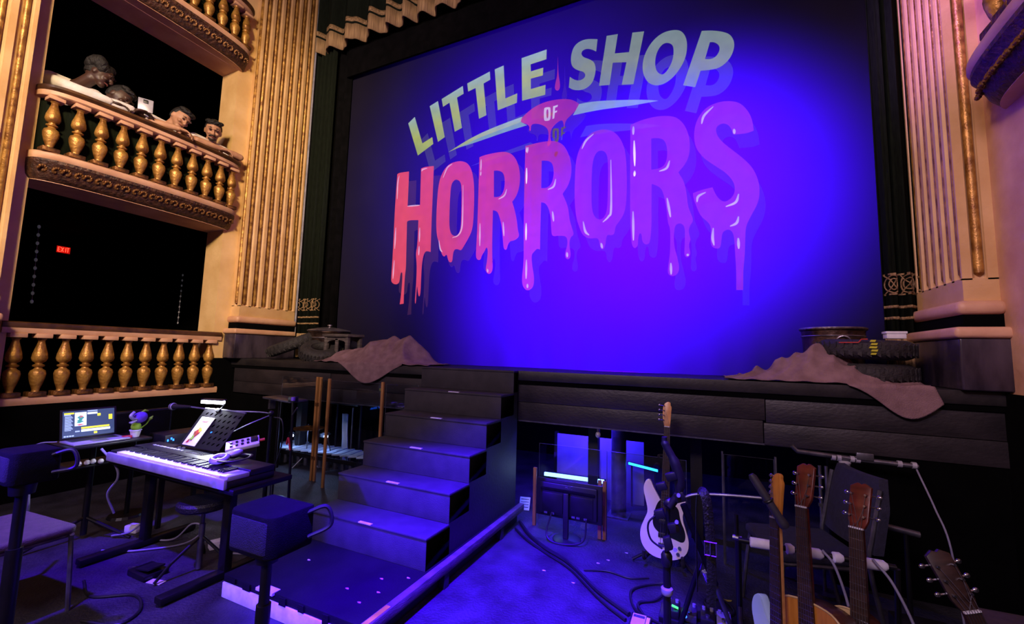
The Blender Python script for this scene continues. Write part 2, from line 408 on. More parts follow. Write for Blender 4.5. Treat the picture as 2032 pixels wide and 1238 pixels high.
MB().box(-7.6, -4.6, 2.1, 2.2, 0.8, 8.6).build('box_side', 'void', wl)
wr = thing('wall_right', None, None, (WR, 0, 0), kind='structure')
MB().box(WR, 3.6, -5.0, 2.2, SZ - 0.01, 8.6).build('wall_face', 'peach', wr)
MB().box(WR - 0.02, 3.6, -5.0, 2.2, 0.0, SZ - 0.01).build('dado', 'void', wr)
tag(MB().box(-7.7, 5.5, 4.55, 4.7, 0, 9).build('wall_back', 'void'), kind='structure')
tag(MB().box(-7.7, 5.5, -2.0, 4.7, 8.9, 9.0).build('ceiling', 'void'), kind='structure')

def pilaster(name, label, X, s, y0, y1, front, zbase, nf=6):
    """fluted face at plane X looking towards s*X; front = y side that shows its narrow face"""
    t = thing(name, label, 'pilaster', (X - s * 0.1, (y0 + y1) / 2, zbase))
    D = 0.17
    pil = []     # plan outline (x, y) of the shaft from front face round to the back
    fy = y0; by = y1
    def fl(cx, cy, nx, ny, tx, ty, r):
        return [(cx + tx * r * math.cos(a) - nx * r * 0.75 * math.sin(a), cy + ty * r * math.cos(a) - ny * r * 0.75 * math.sin(a)) for a in [PI - PI * k / 8 for k in range(9)]]
    # narrow face (normal -Y)
    fc = X - s * D / 2
    pil += [(X - s * D, fy)] + fl(fc, fy, 0, -1, s, 0, 0.036) + [(X, fy)]
    w = (by - fy) / nf; centres = []
    for i in range(nf):
        cy = fy + w * (i + 0.5); centres.append(cy)
        pil += fl(X, cy, s, 0, 0, 1, w * 0.36)
    pil += [(X, by), (X - s * D, by)]
    z0, z1 = 2.03, 8.5
    n = len(pil)
    mb = MB().add([(x, y, z0) for x, y in pil] + [(x, y, z1) for x, y in pil], [(i, (i + 1) % n, n + (i + 1) % n, n + i) for i in range(n)])
    mb.build('shaft', 'pilaster', t)
    xa, xb = sorted((X - s * D, X))
    MB().box(xa, xb, fy, by, 1.89, 2.04).build('shaft_foot', 'pilaster', t)
    for cy in centres:
        MB().tube([(X - s * 0.022, cy, 2.055), (X - s * 0.022, cy, 2.075), (X - s * 0.022, cy, 8.5)], [0.006, w * 0.15, w * 0.15], 10).build('reed', 'gold', t, smooth=True)
    MB().tube([(fc, fy + 0.01, 2.06), (fc, fy + 0.01, 2.075), (fc, fy + 0.01, 8.5)], [0.006, 0.024, 0.024], 10).build('reed', 'gold', t, smooth=True)
    def blk(g, z0, z1, nm, m, bv):
        a, b = sorted((X - s * (D + 0.02), X + s * g))
        return MB().box(a, b, fy - g, by + g * 0.4, z0, z1).build(nm, m, t, bevel=bv, seg=4)
    blk(0.05, 1.805, 1.895, 'torus', 'peach', 0.04)
    blk(0.02, 1.725, 1.806, 'scotia', 'void', 0.004)
    blk(0.085, 1.655, 1.726, 'plinth_cap', 'peach', 0.025)
    blk(0.06, zbase, 1.656, 'pedestal', 'marble', 0.012)
    return t
pilaster('pilaster', 'tall gilded fluted pilaster between the opera boxes and the show curtain', XL, 1, 1.30, 2.14, -1, SZ)
pilaster('pilaster', 'tall pink-lit fluted pilaster at the right end of the stage', XR, -1, 1.36, 2.02, -1, SZ)
pilaster('pilaster', 'fluted pilaster cut off by the far left edge of the picture', XL, 1, -1.70, -0.83, -1, 0.88)
# slim violet-lit bead along the inner edge of the arch
tag(MB().box(XL - 0.12, XL + 0.015, 2.155, 2.185, SZ, 8.5).build('trim_1', 'silver', bevel=0.008), kind='structure')
tag(MB().box(XL - 0.12, XL - 0.005, 2.19, 2.225, SZ, 8.5).build('trim_2', 'silver', bevel=0.008), kind='structure')

# ---------------------------------------------------------------- opera box fronts
BY0, BY1 = -0.74, 1.19
def bow(y, wall=WL, s=1):
    t = max(-1.0, min(1.0, (y - (BY0 + BY1) / 2) / ((BY1 - BY0) / 2)))
    return wall + s * (0.17 * math.sqrt(max(0.0, 1 - abs(t) ** 10)) + 0.07 * (1 - t * t))
YS = [BY0 + (BY1 - BY0) * (0.5 - 0.5 * math.cos(PI * k / 40)) for k in range(41)]
def bow_sweep(prof, name, m, parent, wall=WL, s=1, bow_on=True, smooth=True, dy=0.0):
    """prof: (outward offset, z) ring swept along the bowed front"""
    rings = []
    for y in YS:
        x = bow(y, wall, s) if bow_on else wall + s * 0.02
        rings.append([(x + s * o if (x - wall) * s > 0.02 or o < 0 else x + s * o * 0.3, y + dy, z) for o, z in prof])
    return MB().ring_sweep(rings).build(name, m, parent, smooth=smooth)
def baluster_mesh(h):
    k = h / 0.60
    prof = [(0.030, 0.045), (0.026, 0.055), (0.030, 0.075), (0.044, 0.12), (0.056, 0.175), (0.060, 0.215), (0.052, 0.245), (0.030, 0.262), (0.026, 0.275),
            (0.042, 0.285), (0.044, 0.297), (0.026, 0.308), (0.026, 0.318), (0.048, 0.336), (0.057, 0.365), (0.052, 0.41), (0.038, 0.465), (0.026, 0.515), (0.024, 0.535), (0.034, 0.548), (0.034, 0.560)]
    body = MB().lathe([(r, z * k) for r, z in prof], n=16).build('turned_body', 'gold', None, smooth=True)
    foot = MB().box(-0.062, 0.062, -0.062, 0.062, 0, 0.046 * k).build('foot_block', 'gold_dark', None, bevel=0.006)
    cap = MB().box(-0.058, 0.058, -0.058, 0.058, 0.558 * k, 0.60 * k).build('cap_block', 'peach', None, bevel=0.006)
    ms = (body.data, foot.data, cap.data)
    for o in (body, foot, cap): bpy.data.objects.remove(o)
    return ms
def balustrade(label, zr0, zb1, wall=WL, s=1, bow_on=True, n=11, ymin=-0.63, ymax=1.08):
    t = thing('balustrade', label, 'balustrade', (wall, 0.2, zr0))
    # lower rail, hand rail, its dark crown
    bow_sweep([(-0.10, zr0), (0.02, zr0), (0.035, zr0 + 0.02), (0.035, zr0 + 0.055), (0.0, zr0 + 0.075), (-0.10, zr0 + 0.075)], 'bottom_rail', 'peach', t, wall, s, bow_on)
    bow_sweep([(-0.12, zb1), (0.015, zb1), (0.03, zb1 + 0.012), (0.03, zb1 + 0.05), (-0.12, zb1 + 0.05)], 'hand_rail', 'peach', t, wall, s, bow_on)
    bow_sweep([(-0.13, zb1 + 0.05), (0.035, zb1 + 0.05), (0.06, zb1 + 0.072), (0.055, zb1 + 0.098), (0.01, zb1 + 0.108), (-0.13, zb1 + 0.108)], 'rail_crown', 'umber', t, wall, s, bow_on)
    ms = baluster_mesh(zb1 - zr0 - 0.075)
    inv = INV[t.name]
    for i in range(n):
        y = ymin + (ymax - ymin) * i / (n - 1)
        x = (bow(y, wall, s) if bow_on else wall + s * 0.02) - s * 0.04
        p = inv @ Vector((x, y, zr0 + 0.075)); par = None
        for me, nm in zip(ms, ('baluster', 'foot_block', 'cap_block')):
            o = bpy.data.objects.new(nm, me); COL.objects.link(o); o.parent = par or t
            if par is None: o.location = p; par = o
    return t
balustrade('balustrade of the opera box with four people leaning on it', 3.23, 3.86)
balustrade('balustrade of the lowest opera box, straight, above the laptop', 0.885, 1.56, bow_on=False)
balustrade('topmost balustrade, cut off by the upper edge of the picture', 5.52, 6.10)
balustrade('balustrade of the box on the right, cut off by the picture edge', 3.23, 3.86, WR, -1, n=11, ymin=-0.95 + 0.32, ymax=0.76 + 0.0)

def cornice(label, z, wall=WL, s=1):
    t = thing('box_cornice', label, 'cornice', (wall, 0.2, z))
    bow_sweep([(-0.14, z - 0.19), (-0.10, z - 0.19), (-0.055, z - 0.15), (-0.03, z - 0.10), (0.0, z - 0.05), (0.02, z - 0.03), (0.02, z), (-0.14, z)], 'carved_band', 'carved', t, wall, s)
    # scrolled leaves in relief
    lv = MB()
    for k in range(9): 
        a = 1.5 * PI * k / 8; r = 0.036 * (1 - k / 11)
        lv.sphere((0.008, r * math.cos(a), r * math.sin(a)), 0.014, 0.013, 0.013, 6, 4)
    tmp = lv.build('scroll', 'gold_dark', None, smooth=True); me = tmp.data; bpy.data.objects.remove(tmp)
    inv = INV[t.name]; nleaf = 24
    for i in range(nleaf):
        y = BY0 + 0.09 + (BY1 - BY0 - 0.18) * i / (nleaf - 1)
        o = bpy.data.objects.new('scroll', me); COL.objects.link(o); o.parent = t
        o.location = inv @ Vector((bow(y, wall, s) - s * 0.032, y, z - 0.092)); o.rotation_euler = (0, s * 0.5, 0)
        if s < 0: o.rotation_euler = (0, PI + 0.5, 0)
        o.scale = (1, 1 if i % 2 else -1, 1.2)
    rings = [[(bow(y, wall, s) - s * 0.10, y, z - 0.195), (wall - s * 0.35, y, z - 0.195), (wall - s * 0.35, y, z - 0.185), (bow(y, wall, s) - s * 0.10, y, z - 0.185)] for y in YS]
    MB().ring_sweep(rings).build('soffit', 'peach', t)
    return t
cornice('carved dark cornice under the box with the four people', 3.23)
cornice('carved dark cornice under the topmost box', 5.52)
cornice('carved dark cornice of the box at the right picture edge', 3.23, WR, -1)
for z0, z1, lb in ((3.30, 3.86, 'dark green cloth hung behind the balusters of the peopled box'), (5.6, 6.1, 'dark green cloth hung behind the topmost balusters')):
    tag(MB().grid(60, 2, lambda u, v: (bow(-0.69 + u * 1.78) - 0.135 + 0.012 * math.sin(u * 75), -0.69 + u * 1.78, z0 + v * (z1 - z0))).build('modesty_curtain', 'greenvelvet', smooth=True, thick=0.01), lb, 'curtain')

# ---------------------------------------------------------------- curtains
def cloth_d(x, z):
    lo = max(0.0, min(1.0, (2.0 - z) / 0.7))
    return 0.012 * lo * math.sin(7.0 * x + 1.3 * math.sin(2.1 * x)) + 0.02 * lo * lo * math.sin(17 * x + 2 * math.sin(3 * x)) + 0.0008 * math.sin(2.3 * x + 0.8 * z)
CY = 2.15
cur = thing('show_curtain', 'huge flat show curtain lit blue with the projected title', 'curtain', (0, CY, SZ))
cloth = MB().grid(220, 60, lambda u, v: (-3.22 + u * 6.35, CY + cloth_d(-3.22 + u * 6.35, SZ + 0.004 + v * v * 6.8 * 0.3 + v * 6.8 * 0.7), SZ + 0.004 + v * v * 6.8 * 0.3 + v * 6.8 * 0.7)).build('cloth', 'showcloth', cur, smooth=True)
tag(MB().box(-3.25, 3.2, CY - 0.09, CY - 0.06, 5.56, 8.4).build('black_border', 'blackcloth'), 'black masking border hanging across the top of the show curtain', 'curtain')
tag(MB().grid(40, 2, lambda u, v: (-4.0 + u * 0.79, CY - 0.05 + 0.03 * math.sin(u * 40), SZ + 0.01 + v * 7)).build('masking_drape', 'blackcloth', smooth=True, thick=0.01), 'black masking drape between green drape and show curtain, left', 'curtain')
tag(MB().grid(40, 2, lambda u, v: (2.93 + u * 0.6, CY + 0.10 + 0.03 * math.sin(u * 40), SZ + 0.01 + v * 7)).build('masking_drape', 'blackcloth', smooth=True, thick=0.01), 'black masking drape behind the green drape on the right', 'curtain')

def house_drape(label, x0, x1, ph):
    t = thing('house_drape', label, 'curtain', ((x0 + x1) / 2, 2.03, SZ))
    nf = max(3, round((x1 - x0) / 0.085))
    def P(u, z, o=0.0):
        return (x0 + (x1 - x0) * u, 2.0 - o + 0.035 * math.sin(2 * PI * nf * u + ph) + 0.012 * math.sin(5 * PI * nf * u), z)
    N = nf * 12
    MB().grid(N, 3, lambda u, v: P(u, 1.69 + v * 6.6)).build('velvet', 'greenvelvet', t, smooth=True, thick=0.008)
    MB().grid(N, 1, lambda u, v: P(u, 1.36 + v * 0.34, 0.004)).build('fringe', 'fringe', t, smooth=True, thick=0.012)
    MB().grid(N, 1, lambda u, v: P(u, 1.83 + v * 0.022, 0.008)).build('braid', 'braid', t, smooth=True, thick=0.008)
    MB().grid(N, 1, lambda u, v: P(u, 1.92 + v * 0.022, 0.008)).build('braid', 'braid', t, smooth=True, thick=0.008)
    g = MB()
    k = max(2, round((x1 - x0) / 0.09))
    for i in range(k):        # looped openwork braid above the bands
        cx = (i + 0.5) / k
        for rr in (0.042, 0.026):
            g.tube([Vector(P(cx + math.cos(a) * rr / (x1 - x0) * 0.9, 2.11 + math.sin(a) * rr * 1.7, 0.014)) for a in [2 * PI * q / 20 for q in range(20)]], 0.0055, 5, True)
        g.tube([P(cx + d * 0.4 / k, 2.035 + 0.15 * (d + 1) / 2, 0.014) for d in (-1, -0.5, 0, 0.5, 1)], 0.005, 5)
        g.tube([P(cx - d * 0.4 / k, 2.035 + 0.15 * (d + 1) / 2, 0.014) for d in (-1, -0.5, 0, 0.5, 1)], 0.005, 5)
    g.grid(N, 1, lambda u, v: P(u, 2.025 + v * 0.012, 0.012)); g.grid(N, 1, lambda u, v: P(u, 2.185 + v * 0.014, 0.012))
    g.build('openwork_braid', 'braid', t, smooth=True)
    return t
house_drape('dark green velvet drape with gold fringe beside the left gilded pilaster', -3.83, -3.42, 0.4)
house_drape('dark green velvet drape with gold fringe beside the right pilaster', 2.90, 3.28, 1.4)
val = thing('valance', 'pleated green valance with deep gold fringe at the top left', 'curtain', (0, 1.92, 5.98))
def vp(u, z, o=0.0):
    x = -3.74 + u * 6.8
    return (x, 1.93 - o + 0.075 * math.sin(19 * x + 1.6 * math.sin(3.1 * x)) + 0.02 * math.sin(41 * x), z)
MB().grid(520, 2, lambda u, v: vp(u, 6.28 + v * 1.9)).build('velvet', 'greenvelvet', val, smooth=True, thick=0.008)
MB().grid(520, 1, lambda u, v: vp(u, 5.98 + v * 0.24, 0.002)).build('fringe', 'fringe', val, smooth=True, thick=0.014)
MB().grid(520, 1, lambda u, v: vp(u, 6.215 + v * 0.03, 0.012)).build('shadow_band', 'greenvelvet', val, smooth=True, thick=0.006)
MB().grid(520, 1, lambda u, v: vp(u, 6.245 + v * 0.075, 0.008)).build('braid', 'braid', val, smooth=True, thick=0.010)

# ---------------------------------------------------------------- the projected title (projector light painted as glowing shapes)
LETTERS = {
    'L': ('green',[[(-2.115,4.63,1),(-2.007,4.701,1),(-1.856,4.289,1),(-1.696,4.347,1),(-1.675,4.247,1),(-1.922,4.129,1)]]),
    'I': ('green',[[(-1.763,4.8,1),(-1.631,4.842,1),(-1.495,4.306,1),(-1.601,4.26,1)]]),
    'T': ('green',[[(-1.572,4.856,1),(-1.246,4.959,1),(-1.229,4.846,1),(-1.329,4.817,1),(-1.233,4.379,1),(-1.343,4.349,1),(-1.444,4.774,1),(-1.544,4.739,1)]]),
    'T2': ('green',[[(-1.18,4.976,1),(-0.85,5.052,1),(-0.839,4.939,1),(-0.935,4.912,1),(-0.878,4.472,1),(-0.985,4.448,1),(-1.052,4.88,1),(-1.161,4.859,1)]]),
    'L2': ('green',[[(-0.78,5.061,1),(-0.655,5.079,1),(-0.617,4.632,1),(-0.457,4.66,1),(-0.458,4.538,1),(-0.719,4.5,1)]]),
    'E': ('green',[[(-0.41,5.106,1),(-0.083,5.124,1),(-0.084,4.999,1),(-0.288,4.991,1),(-0.282,4.898,1),(-0.122,4.902,1),(-0.126,4.804,1),(-0.281,4.804,1),(-0.277,4.669,1),(-0.089,4.675,1),(-0.091,4.55,1),(-0.389,4.547,1)]]),
    'S': ('green',[[(0.532,5.065,1),(0.517,4.919,1),(0.464,4.962),(0.406,4.987),(0.355,4.978),(0.342,4.941),(0.368,4.893),(0.433,4.854),(0.49,4.805),(0.513,4.738),(0.51,4.654),(0.479,4.556),(0.417,4.507),(0.34,4.497),(0.249,4.525),(0.199,4.569,1),(0.21,4.697,1),(0.261,4.647),(0.326,4.617),(0.384,4.635),(0.396,4.671),(0.37,4.718),(0.305,4.749),(0.239,4.808),(0.219,4.882),(0.224,4.976),(0.256,5.062),(0.321,5.104),(0.411,5.107)]]),
    'H': ('green',[[(0.635,5.073,1),(0.76,5.056,1),(0.726,4.835,1),(0.881,4.805,1),(0.917,5.023,1),(1.041,4.999,1),(0.927,4.42,1),(0.802,4.446,1),(0.853,4.695,1),(0.704,4.731,1),(0.67,4.478,1),(0.552,4.498,1)]]),
    'O': ('green',[[(1.352,4.918),(1.415,4.885),(1.457,4.808),(1.471,4.706),(1.454,4.578),(1.4,4.472),(1.324,4.384),(1.238,4.34),(1.161,4.341),(1.089,4.384),(1.039,4.472),(1.019,4.578),(1.034,4.7),(1.086,4.811),(1.165,4.893),(1.254,4.928)],[(1.28,4.795),(1.328,4.756),(1.34,4.684),(1.326,4.578),(1.282,4.493),(1.233,4.445),(1.189,4.469),(1.157,4.527),(1.15,4.616),(1.164,4.7),(1.197,4.764),(1.236,4.796)]]),
    'P': ('green',[[(1.608,4.823,1),(1.713,4.795),(1.821,4.741),(1.874,4.689),(1.903,4.598),(1.884,4.499),(1.834,4.421),(1.755,4.374),(1.676,4.378),(1.59,4.393,1),(1.537,4.229,1),(1.424,4.279,1)],[(1.681,4.676,1),(1.721,4.666),(1.765,4.617),(1.769,4.563),(1.738,4.507),(1.688,4.489),(1.633,4.508,1)]]),
    'swooshA': ('green',[[(-1.431,4.086,1),(-1.091,4.218),(-0.757,4.291),(-0.381,4.342,1),(-0.399,4.277,1),(-0.661,4.239),(-1.004,4.188),(-1.159,4.141)]]),
    'swooshB': ('pale',[[(-1.276,4.117,1),(-1.159,4.141),(-1.004,4.188),(-0.661,4.239),(-0.399,4.277,1),(-0.314,4.219,1),(-0.593,4.194),(-0.863,4.16),(-1.044,4.138)]]),
    'swooshC': ('pale',[[(0.325,4.336,1),(0.492,4.329),(0.756,4.28),(1.052,4.213),(1.183,4.168,1),(1.113,4.171),(0.898,4.18),(0.618,4.208),(0.451,4.216),(0.252,4.216,1)]]),
    'drop': ('red',[[(0.059,5.001,1),(0.07,4.765),(0.094,4.637),(0.088,4.572),(0.057,4.559),(0.027,4.594),(0.032,4.654),(0.059,4.768)]]),
    'blob': ('red',[[(-0.408,4.299),(-0.37,4.342),(-0.265,4.413),(-0.133,4.456),(0.015,4.46),(0.143,4.442),(0.232,4.412),(0.294,4.368),(0.325,4.336,1),(0.295,4.274),(0.235,4.225),(0.178,4.184),(0.158,4.134),(0.151,4.064),(0.143,4.137),(0.129,4.184),(0.093,4.184),(0.039,4.151),(-0.006,4.106),(-0.018,4.026),(-0.003,3.951),(-0.03,3.897),(-0.057,3.916),(-0.036,4.012),(-0.043,4.104),(-0.09,4.16),(-0.166,4.204),(-0.242,4.22),(-0.265,4.197),(-0.264,4.137),(-0.286,4.141),(-0.281,4.191),(-0.314,4.231),(-0.378,4.259)]]),
    'ofO': ('white',[[(-0.102,4.375),(-0.09,4.39),(-0.029,4.381),(-0.018,4.364),(-0.017,4.231),(-0.035,4.214),(-0.082,4.218),(-0.101,4.236)],[(-0.073,4.359),(-0.045,4.36),(-0.045,4.249),(-0.067,4.247)]]),
    'ofF': ('white',[[(0.012,4.38,1),(0.072,4.385,1),(0.067,4.363,1),(0.037,4.356,1),(0.035,4.315,1),(0.064,4.318,1),(0.059,4.296,1),(0.034,4.293,1),(0.03,4.23,1),(0.006,4.223,1)]]),
    'H1': ('red',[[(-2.259,3.919,1),(-2.23,3.935),(-2.058,3.927,1),(-2.053,3.755),(-2.052,3.44,1),(-1.844,3.429,1),(-1.857,3.934,1),(-1.799,3.948),(-1.649,3.935,1),(-1.646,3.461),(-1.646,3.173),(-1.638,2.771,1),(-1.711,2.794),(-1.749,2.745),(-1.769,2.614),(-1.77,2.426),(-1.769,2.22),(-1.79,2.184),(-1.811,2.241),(-1.827,2.354),(-1.834,2.241),(-1.834,2.096),(-1.854,2.111),(-1.848,2.28),(-1.845,2.43),(-1.85,2.62),(-1.877,2.774),(-1.854,2.888),(-1.86,3.222,1),(-2.016,3.238),(-2.048,3.218,1),(-2.031,2.728),(-2.026,2.574),(-2.036,2.497),(-2.039,2.287),(-2.034,2.107,1),(-2.098,2.099,1),(-2.079,2.289),(-2.077,2.519),(-2.102,2.536),(-2.118,2.483),(-2.124,2.387),(-2.187,2.365),(-2.262,2.403),(-2.267,2.471),(-2.261,2.844),(-2.269,3.403),(-2.261,3.848)]]),
    'O1': ('red',[[(-1.327,3.936),(-1.22,3.932),(-1.112,3.875),(-1.044,3.733),(-1.014,3.506),(-1.011,3.176),(-1.024,2.996),(-1.091,2.876),(-1.149,2.79),(-1.178,2.751),(-1.232,2.779),(-1.278,2.773),(-1.296,2.711),(-1.298,2.62),(-1.34,2.61),(-1.37,2.661),(-1.388,2.727),(-1.429,2.684),(-1.476,2.752),(-1.516,2.896),(-1.553,2.974),(-1.574,3.166),(-1.573,3.471),(-1.558,3.7),(-1.498,3.845),(-1.413,3.918)],[(-1.28,3.695),(-1.218,3.648),(-1.202,3.533),(-1.192,3.197),(-1.196,3.013),(-1.24,2.953),(-1.292,2.949),(-1.343,2.991),(-1.37,3.106),(-1.374,3.406),(-1.367,3.633),(-1.326,3.687)]]),
    'R1': ('red',[[(-0.959,3.933,1),(-0.888,3.948),(-0.709,3.952),(-0.592,3.939),(-0.495,3.885),(-0.426,3.775),(-0.39,3.627),(-0.394,3.47),(-0.433,3.353),(-0.487,3.293,1),(-0.447,3.18),(-0.415,3.037),(-0.403,2.933),(-0.378,2.862),(-0.437,2.816),(-0.502,2.813),(-0.528,2.772),(-0.545,2.705),(-0.583,2.725),(-0.597,2.848),(-0.621,3.025),(-0.653,3.134),(-0.684,3.2),(-0.743,3.221,1),(-0.742,2.897),(-0.733,2.633),(-0.718,2.493),(-0.745,2.434),(-0.794,2.436),(-0.821,2.49),(-0.803,2.585),(-0.794,2.725),(-0.816,2.771),(-0.834,2.728),(-0.881,2.661),(-0.889,2.618),(-0.928,2.612),(-0.96,2.649),(-0.96,2.756),(-0.954,3.007),(-0.955,3.461)],[(-0.747,3.721,1),(-0.682,3.716),(-0.613,3.672),(-0.59,3.57),(-0.6,3.447),(-0.651,3.374),(-0.735,3.385,1)]]),
    'R2': ('red',[[(-0.332,3.96,1),(-0.214,3.97),(-0.088,3.97),(0.035,3.956),(0.137,3.896),(0.208,3.773),(0.245,3.628),(0.241,3.492),(0.204,3.381),(0.142,3.302,1),(0.186,3.208),(0.217,3.108),(0.228,2.992),(0.258,2.893),(0.284,2.815),(0.24,2.79),(0.228,2.706),(0.248,2.61),(0.243,2.554),(0.211,2.538),(0.18,2.569),(0.185,2.634),(0.209,2.708),(0.202,2.804),(0.114,2.822),(0.025,2.817),(0.013,2.899),(0.007,3.036),(-0.022,3.157),(-0.063,3.222),(-0.115,3.238,1),(-0.119,2.952),(-0.118,2.678,1),(-0.155,2.697),(-0.195,2.655),(-0.222,2.628),(-0.213,2.51),(-0.183,2.372),(-0.186,2.257),(-0.237,2.211),(-0.289,2.218),(-0.332,2.283),(-0.335,2.38),(-0.318,2.556),(-0.326,2.874),(-0.332,3.277),(-0.332,3.686)],[(-0.119,3.741,1),(-0.032,3.726),(0.02,3.677),(0.036,3.564),(0.014,3.449),(-0.046,3.398),(-0.118,3.409,1)]]),
    'O2': ('red',[[(0.504,3.974),(0.615,3.976),(0.725,3.924),(0.805,3.804),(0.845,3.656),(0.857,3.394),(0.852,3.12),(0.831,2.996),(0.779,2.911),(0.735,2.861),(0.727,2.781),(0.692,2.766),(0.656,2.784),(0.638,2.744),(0.63,2.653),(0.603,2.615),(0.571,2.649),(0.563,2.723),(0.539,2.757),(0.457,2.751),(0.382,2.796),(0.344,2.884),(0.305,3.002),(0.283,3.196),(0.284,3.485),(0.297,3.698),(0.353,3.844),(0.429,3.937)],[(0.58,3.739),(0.631,3.705),(0.657,3.615),(0.655,3.221),(0.646,3.037),(0.611,2.967),(0.565,2.953),(0.511,2.988),(0.477,3.095),(0.474,3.398),(0.484,3.626),(0.524,3.724)]]),
    'R3': ('red',[[(0.894,3.965,1),(1.012,3.995),(1.163,4.002),(1.294,3.978),(1.374,3.934),(1.444,3.829),(1.481,3.68),(1.475,3.523),(1.43,3.426),(1.367,3.358,1),(1.42,3.254),(1.442,3.129),(1.452,2.991),(1.477,2.92),(1.502,2.84),(1.468,2.794),(1.452,2.736),(1.473,2.65),(1.453,2.601),(1.471,2.499),(1.44,2.468),(1.41,2.496),(1.416,2.588),(1.422,2.756),(1.407,2.809),(1.368,2.83),(1.329,2.808),(1.316,2.716),(1.319,2.596),(1.349,2.475),(1.366,2.373),(1.347,2.307),(1.292,2.289),(1.254,2.321),(1.259,2.397),(1.279,2.514),(1.284,2.684),(1.282,2.788),(1.262,2.841),(1.252,2.981),(1.23,3.124),(1.198,3.226),(1.109,3.275,1),(1.104,3.053),(1.106,2.859),(1.094,2.702),(1.08,2.642),(1.039,2.637),(1.009,2.675),(1.006,2.746),(0.987,2.769),(0.97,2.714),(0.969,2.635),(0.939,2.602),(0.909,2.631),(0.897,2.738),(0.889,2.99),(0.89,3.537)],[(1.108,3.768,1),(1.186,3.76),(1.243,3.718),(1.266,3.615),(1.257,3.491),(1.208,3.429),(1.106,3.428,1)]]),
    'S1': ('red',[[(2.041,3.66,1),(1.98,3.644),(1.868,3.657,1),(1.841,3.753),(1.784,3.794),(1.724,3.773),(1.716,3.711),(1.751,3.626),(1.836,3.525),(1.947,3.404),(2.027,3.291),(2.071,3.154),(2.074,3.024),(2.051,2.931),(1.994,2.825),(1.951,2.734),(1.944,2.622),(1.937,2.464),(1.919,2.307),(1.915,2.13,1),(1.858,2.132,1),(1.862,2.31),(1.857,2.47),(1.852,2.647),(1.832,2.706),(1.79,2.722),(1.749,2.69),(1.741,2.592),(1.729,2.541),(1.693,2.54),(1.654,2.567),(1.647,2.634),(1.658,2.748),(1.633,2.809),(1.574,2.866),(1.545,2.928),(1.502,3.07),(1.5,3.121,1),(1.579,3.144),(1.676,3.155,1),(1.71,3.058),(1.767,2.992),(1.824,3.009),(1.868,3.069),(1.868,3.168),(1.802,3.279),(1.687,3.382),(1.585,3.486),(1.526,3.601),(1.516,3.743),(1.545,3.878),(1.623,3.984),(1.729,4.02),(1.832,4.013),(1.932,3.971),(2.0,3.87),(2.033,3.77)]]),
}
SHINE = [(0.0083,[(-2.222,3.893),(-2.24,3.784),(-2.235,3.56)]),(0.0083,[(-2.233,3.159),(-2.232,3.0),(-2.232,2.861)]),(0.0083,[(-2.229,2.704),(-2.232,2.567),(-2.234,2.45)]),(0.0083,[(-2.052,3.436),(-1.85,3.424)]),(0.0083,[(-1.842,3.892),(-1.825,3.915),(-1.751,3.922)]),(0.0083,[(-1.83,3.116),(-1.824,2.923)]),(0.0083,[(-1.825,2.866),(-1.824,2.742)]),(0.0083,[(-1.493,3.748),(-1.433,3.873),(-1.359,3.914)]),(0.0083,[(-1.182,3.605),(-1.171,3.195),(-1.18,3.03),(-1.229,2.952),(-1.312,2.929)]),(0.0083,[(-1.517,2.918),(-1.489,2.8),(-1.455,2.756)]),(0.0083,[(-0.931,3.9),(-0.93,3.751)]),(0.0083,[(-0.929,3.742),(-0.931,3.687)]),(0.0083,[(-0.916,3.075),(-0.909,2.788)]),(0.0083,[(-0.562,3.459),(-0.594,3.384),(-0.67,3.349)]),(0.0083,[(-0.599,3.058),(-0.582,2.881)]),(0.0083,[(-0.792,2.497),(-0.785,2.453)]),(0.0083,[(-0.313,3.941),(-0.317,3.88)]),(0.0083,[(-0.307,3.684),(-0.306,3.491)]),(0.0083,[(-0.296,3.007),(-0.295,2.803)]),(0.0097,[(-0.295,3.938),(-0.306,3.867)]),(0.0097,[(-0.308,3.682),(-0.305,3.487)]),(0.0097,[(-0.298,3.011),(-0.293,2.811)]),(0.0097,[(-0.283,2.573),(-0.282,2.348)]),(0.0097,[(-0.264,2.289),(-0.262,2.241)]),(0.0097,[(0.059,3.491),(0.035,3.406),(-0.036,3.377)]),(0.0097,[(0.026,3.112),(0.042,2.993)]),(0.0097,[(0.363,3.793),(0.41,3.882),(0.495,3.943)]),(0.0097,[(0.687,3.609),(0.691,3.068),(0.664,2.979),(0.602,2.922)]),(0.0097,[(0.385,2.955),(0.41,2.84),(0.453,2.793)]),(0.0097,[(0.585,2.694),(0.598,2.634)]),(0.0097,[(0.204,2.623),(0.209,2.566)]),(0.0097,[(0.926,3.939),(0.924,3.846)]),(0.0097,[(0.932,3.779),(0.939,3.491)]),(0.0097,[(0.937,3.446),(0.935,3.382)]),(0.0097,[(0.934,3.779),(0.938,3.501)]),(0.0097,[(0.938,3.437),(0.936,3.383)]),(0.0097,[(0.92,3.004),(0.923,2.692)]),(0.0097,[(1.286,3.495),(1.256,3.42),(1.183,3.397)]),(0.0097,[(1.257,3.103),(1.288,2.899)]),(0.0097,[(1.286,2.429),(1.288,2.311)]),(0.0097,[(1.441,2.51),(1.445,2.488)]),(0.0097,[(1.59,3.824),(1.614,3.906),(1.699,3.983)]),(0.0097,[(1.875,3.712),(1.878,3.66)]),(0.0097,[(1.535,3.023),(1.548,3.08),(1.616,3.113)]),(0.0097,[(1.9,3.057),(1.873,2.978),(1.787,2.945)]),(0.0097,[(1.675,2.747),(1.668,2.648),(1.679,2.573)]),(0.0097,[(1.886,2.628),(1.888,2.523)]),(0.0097,[(1.894,2.837),(1.875,2.774),(1.819,2.748)])]

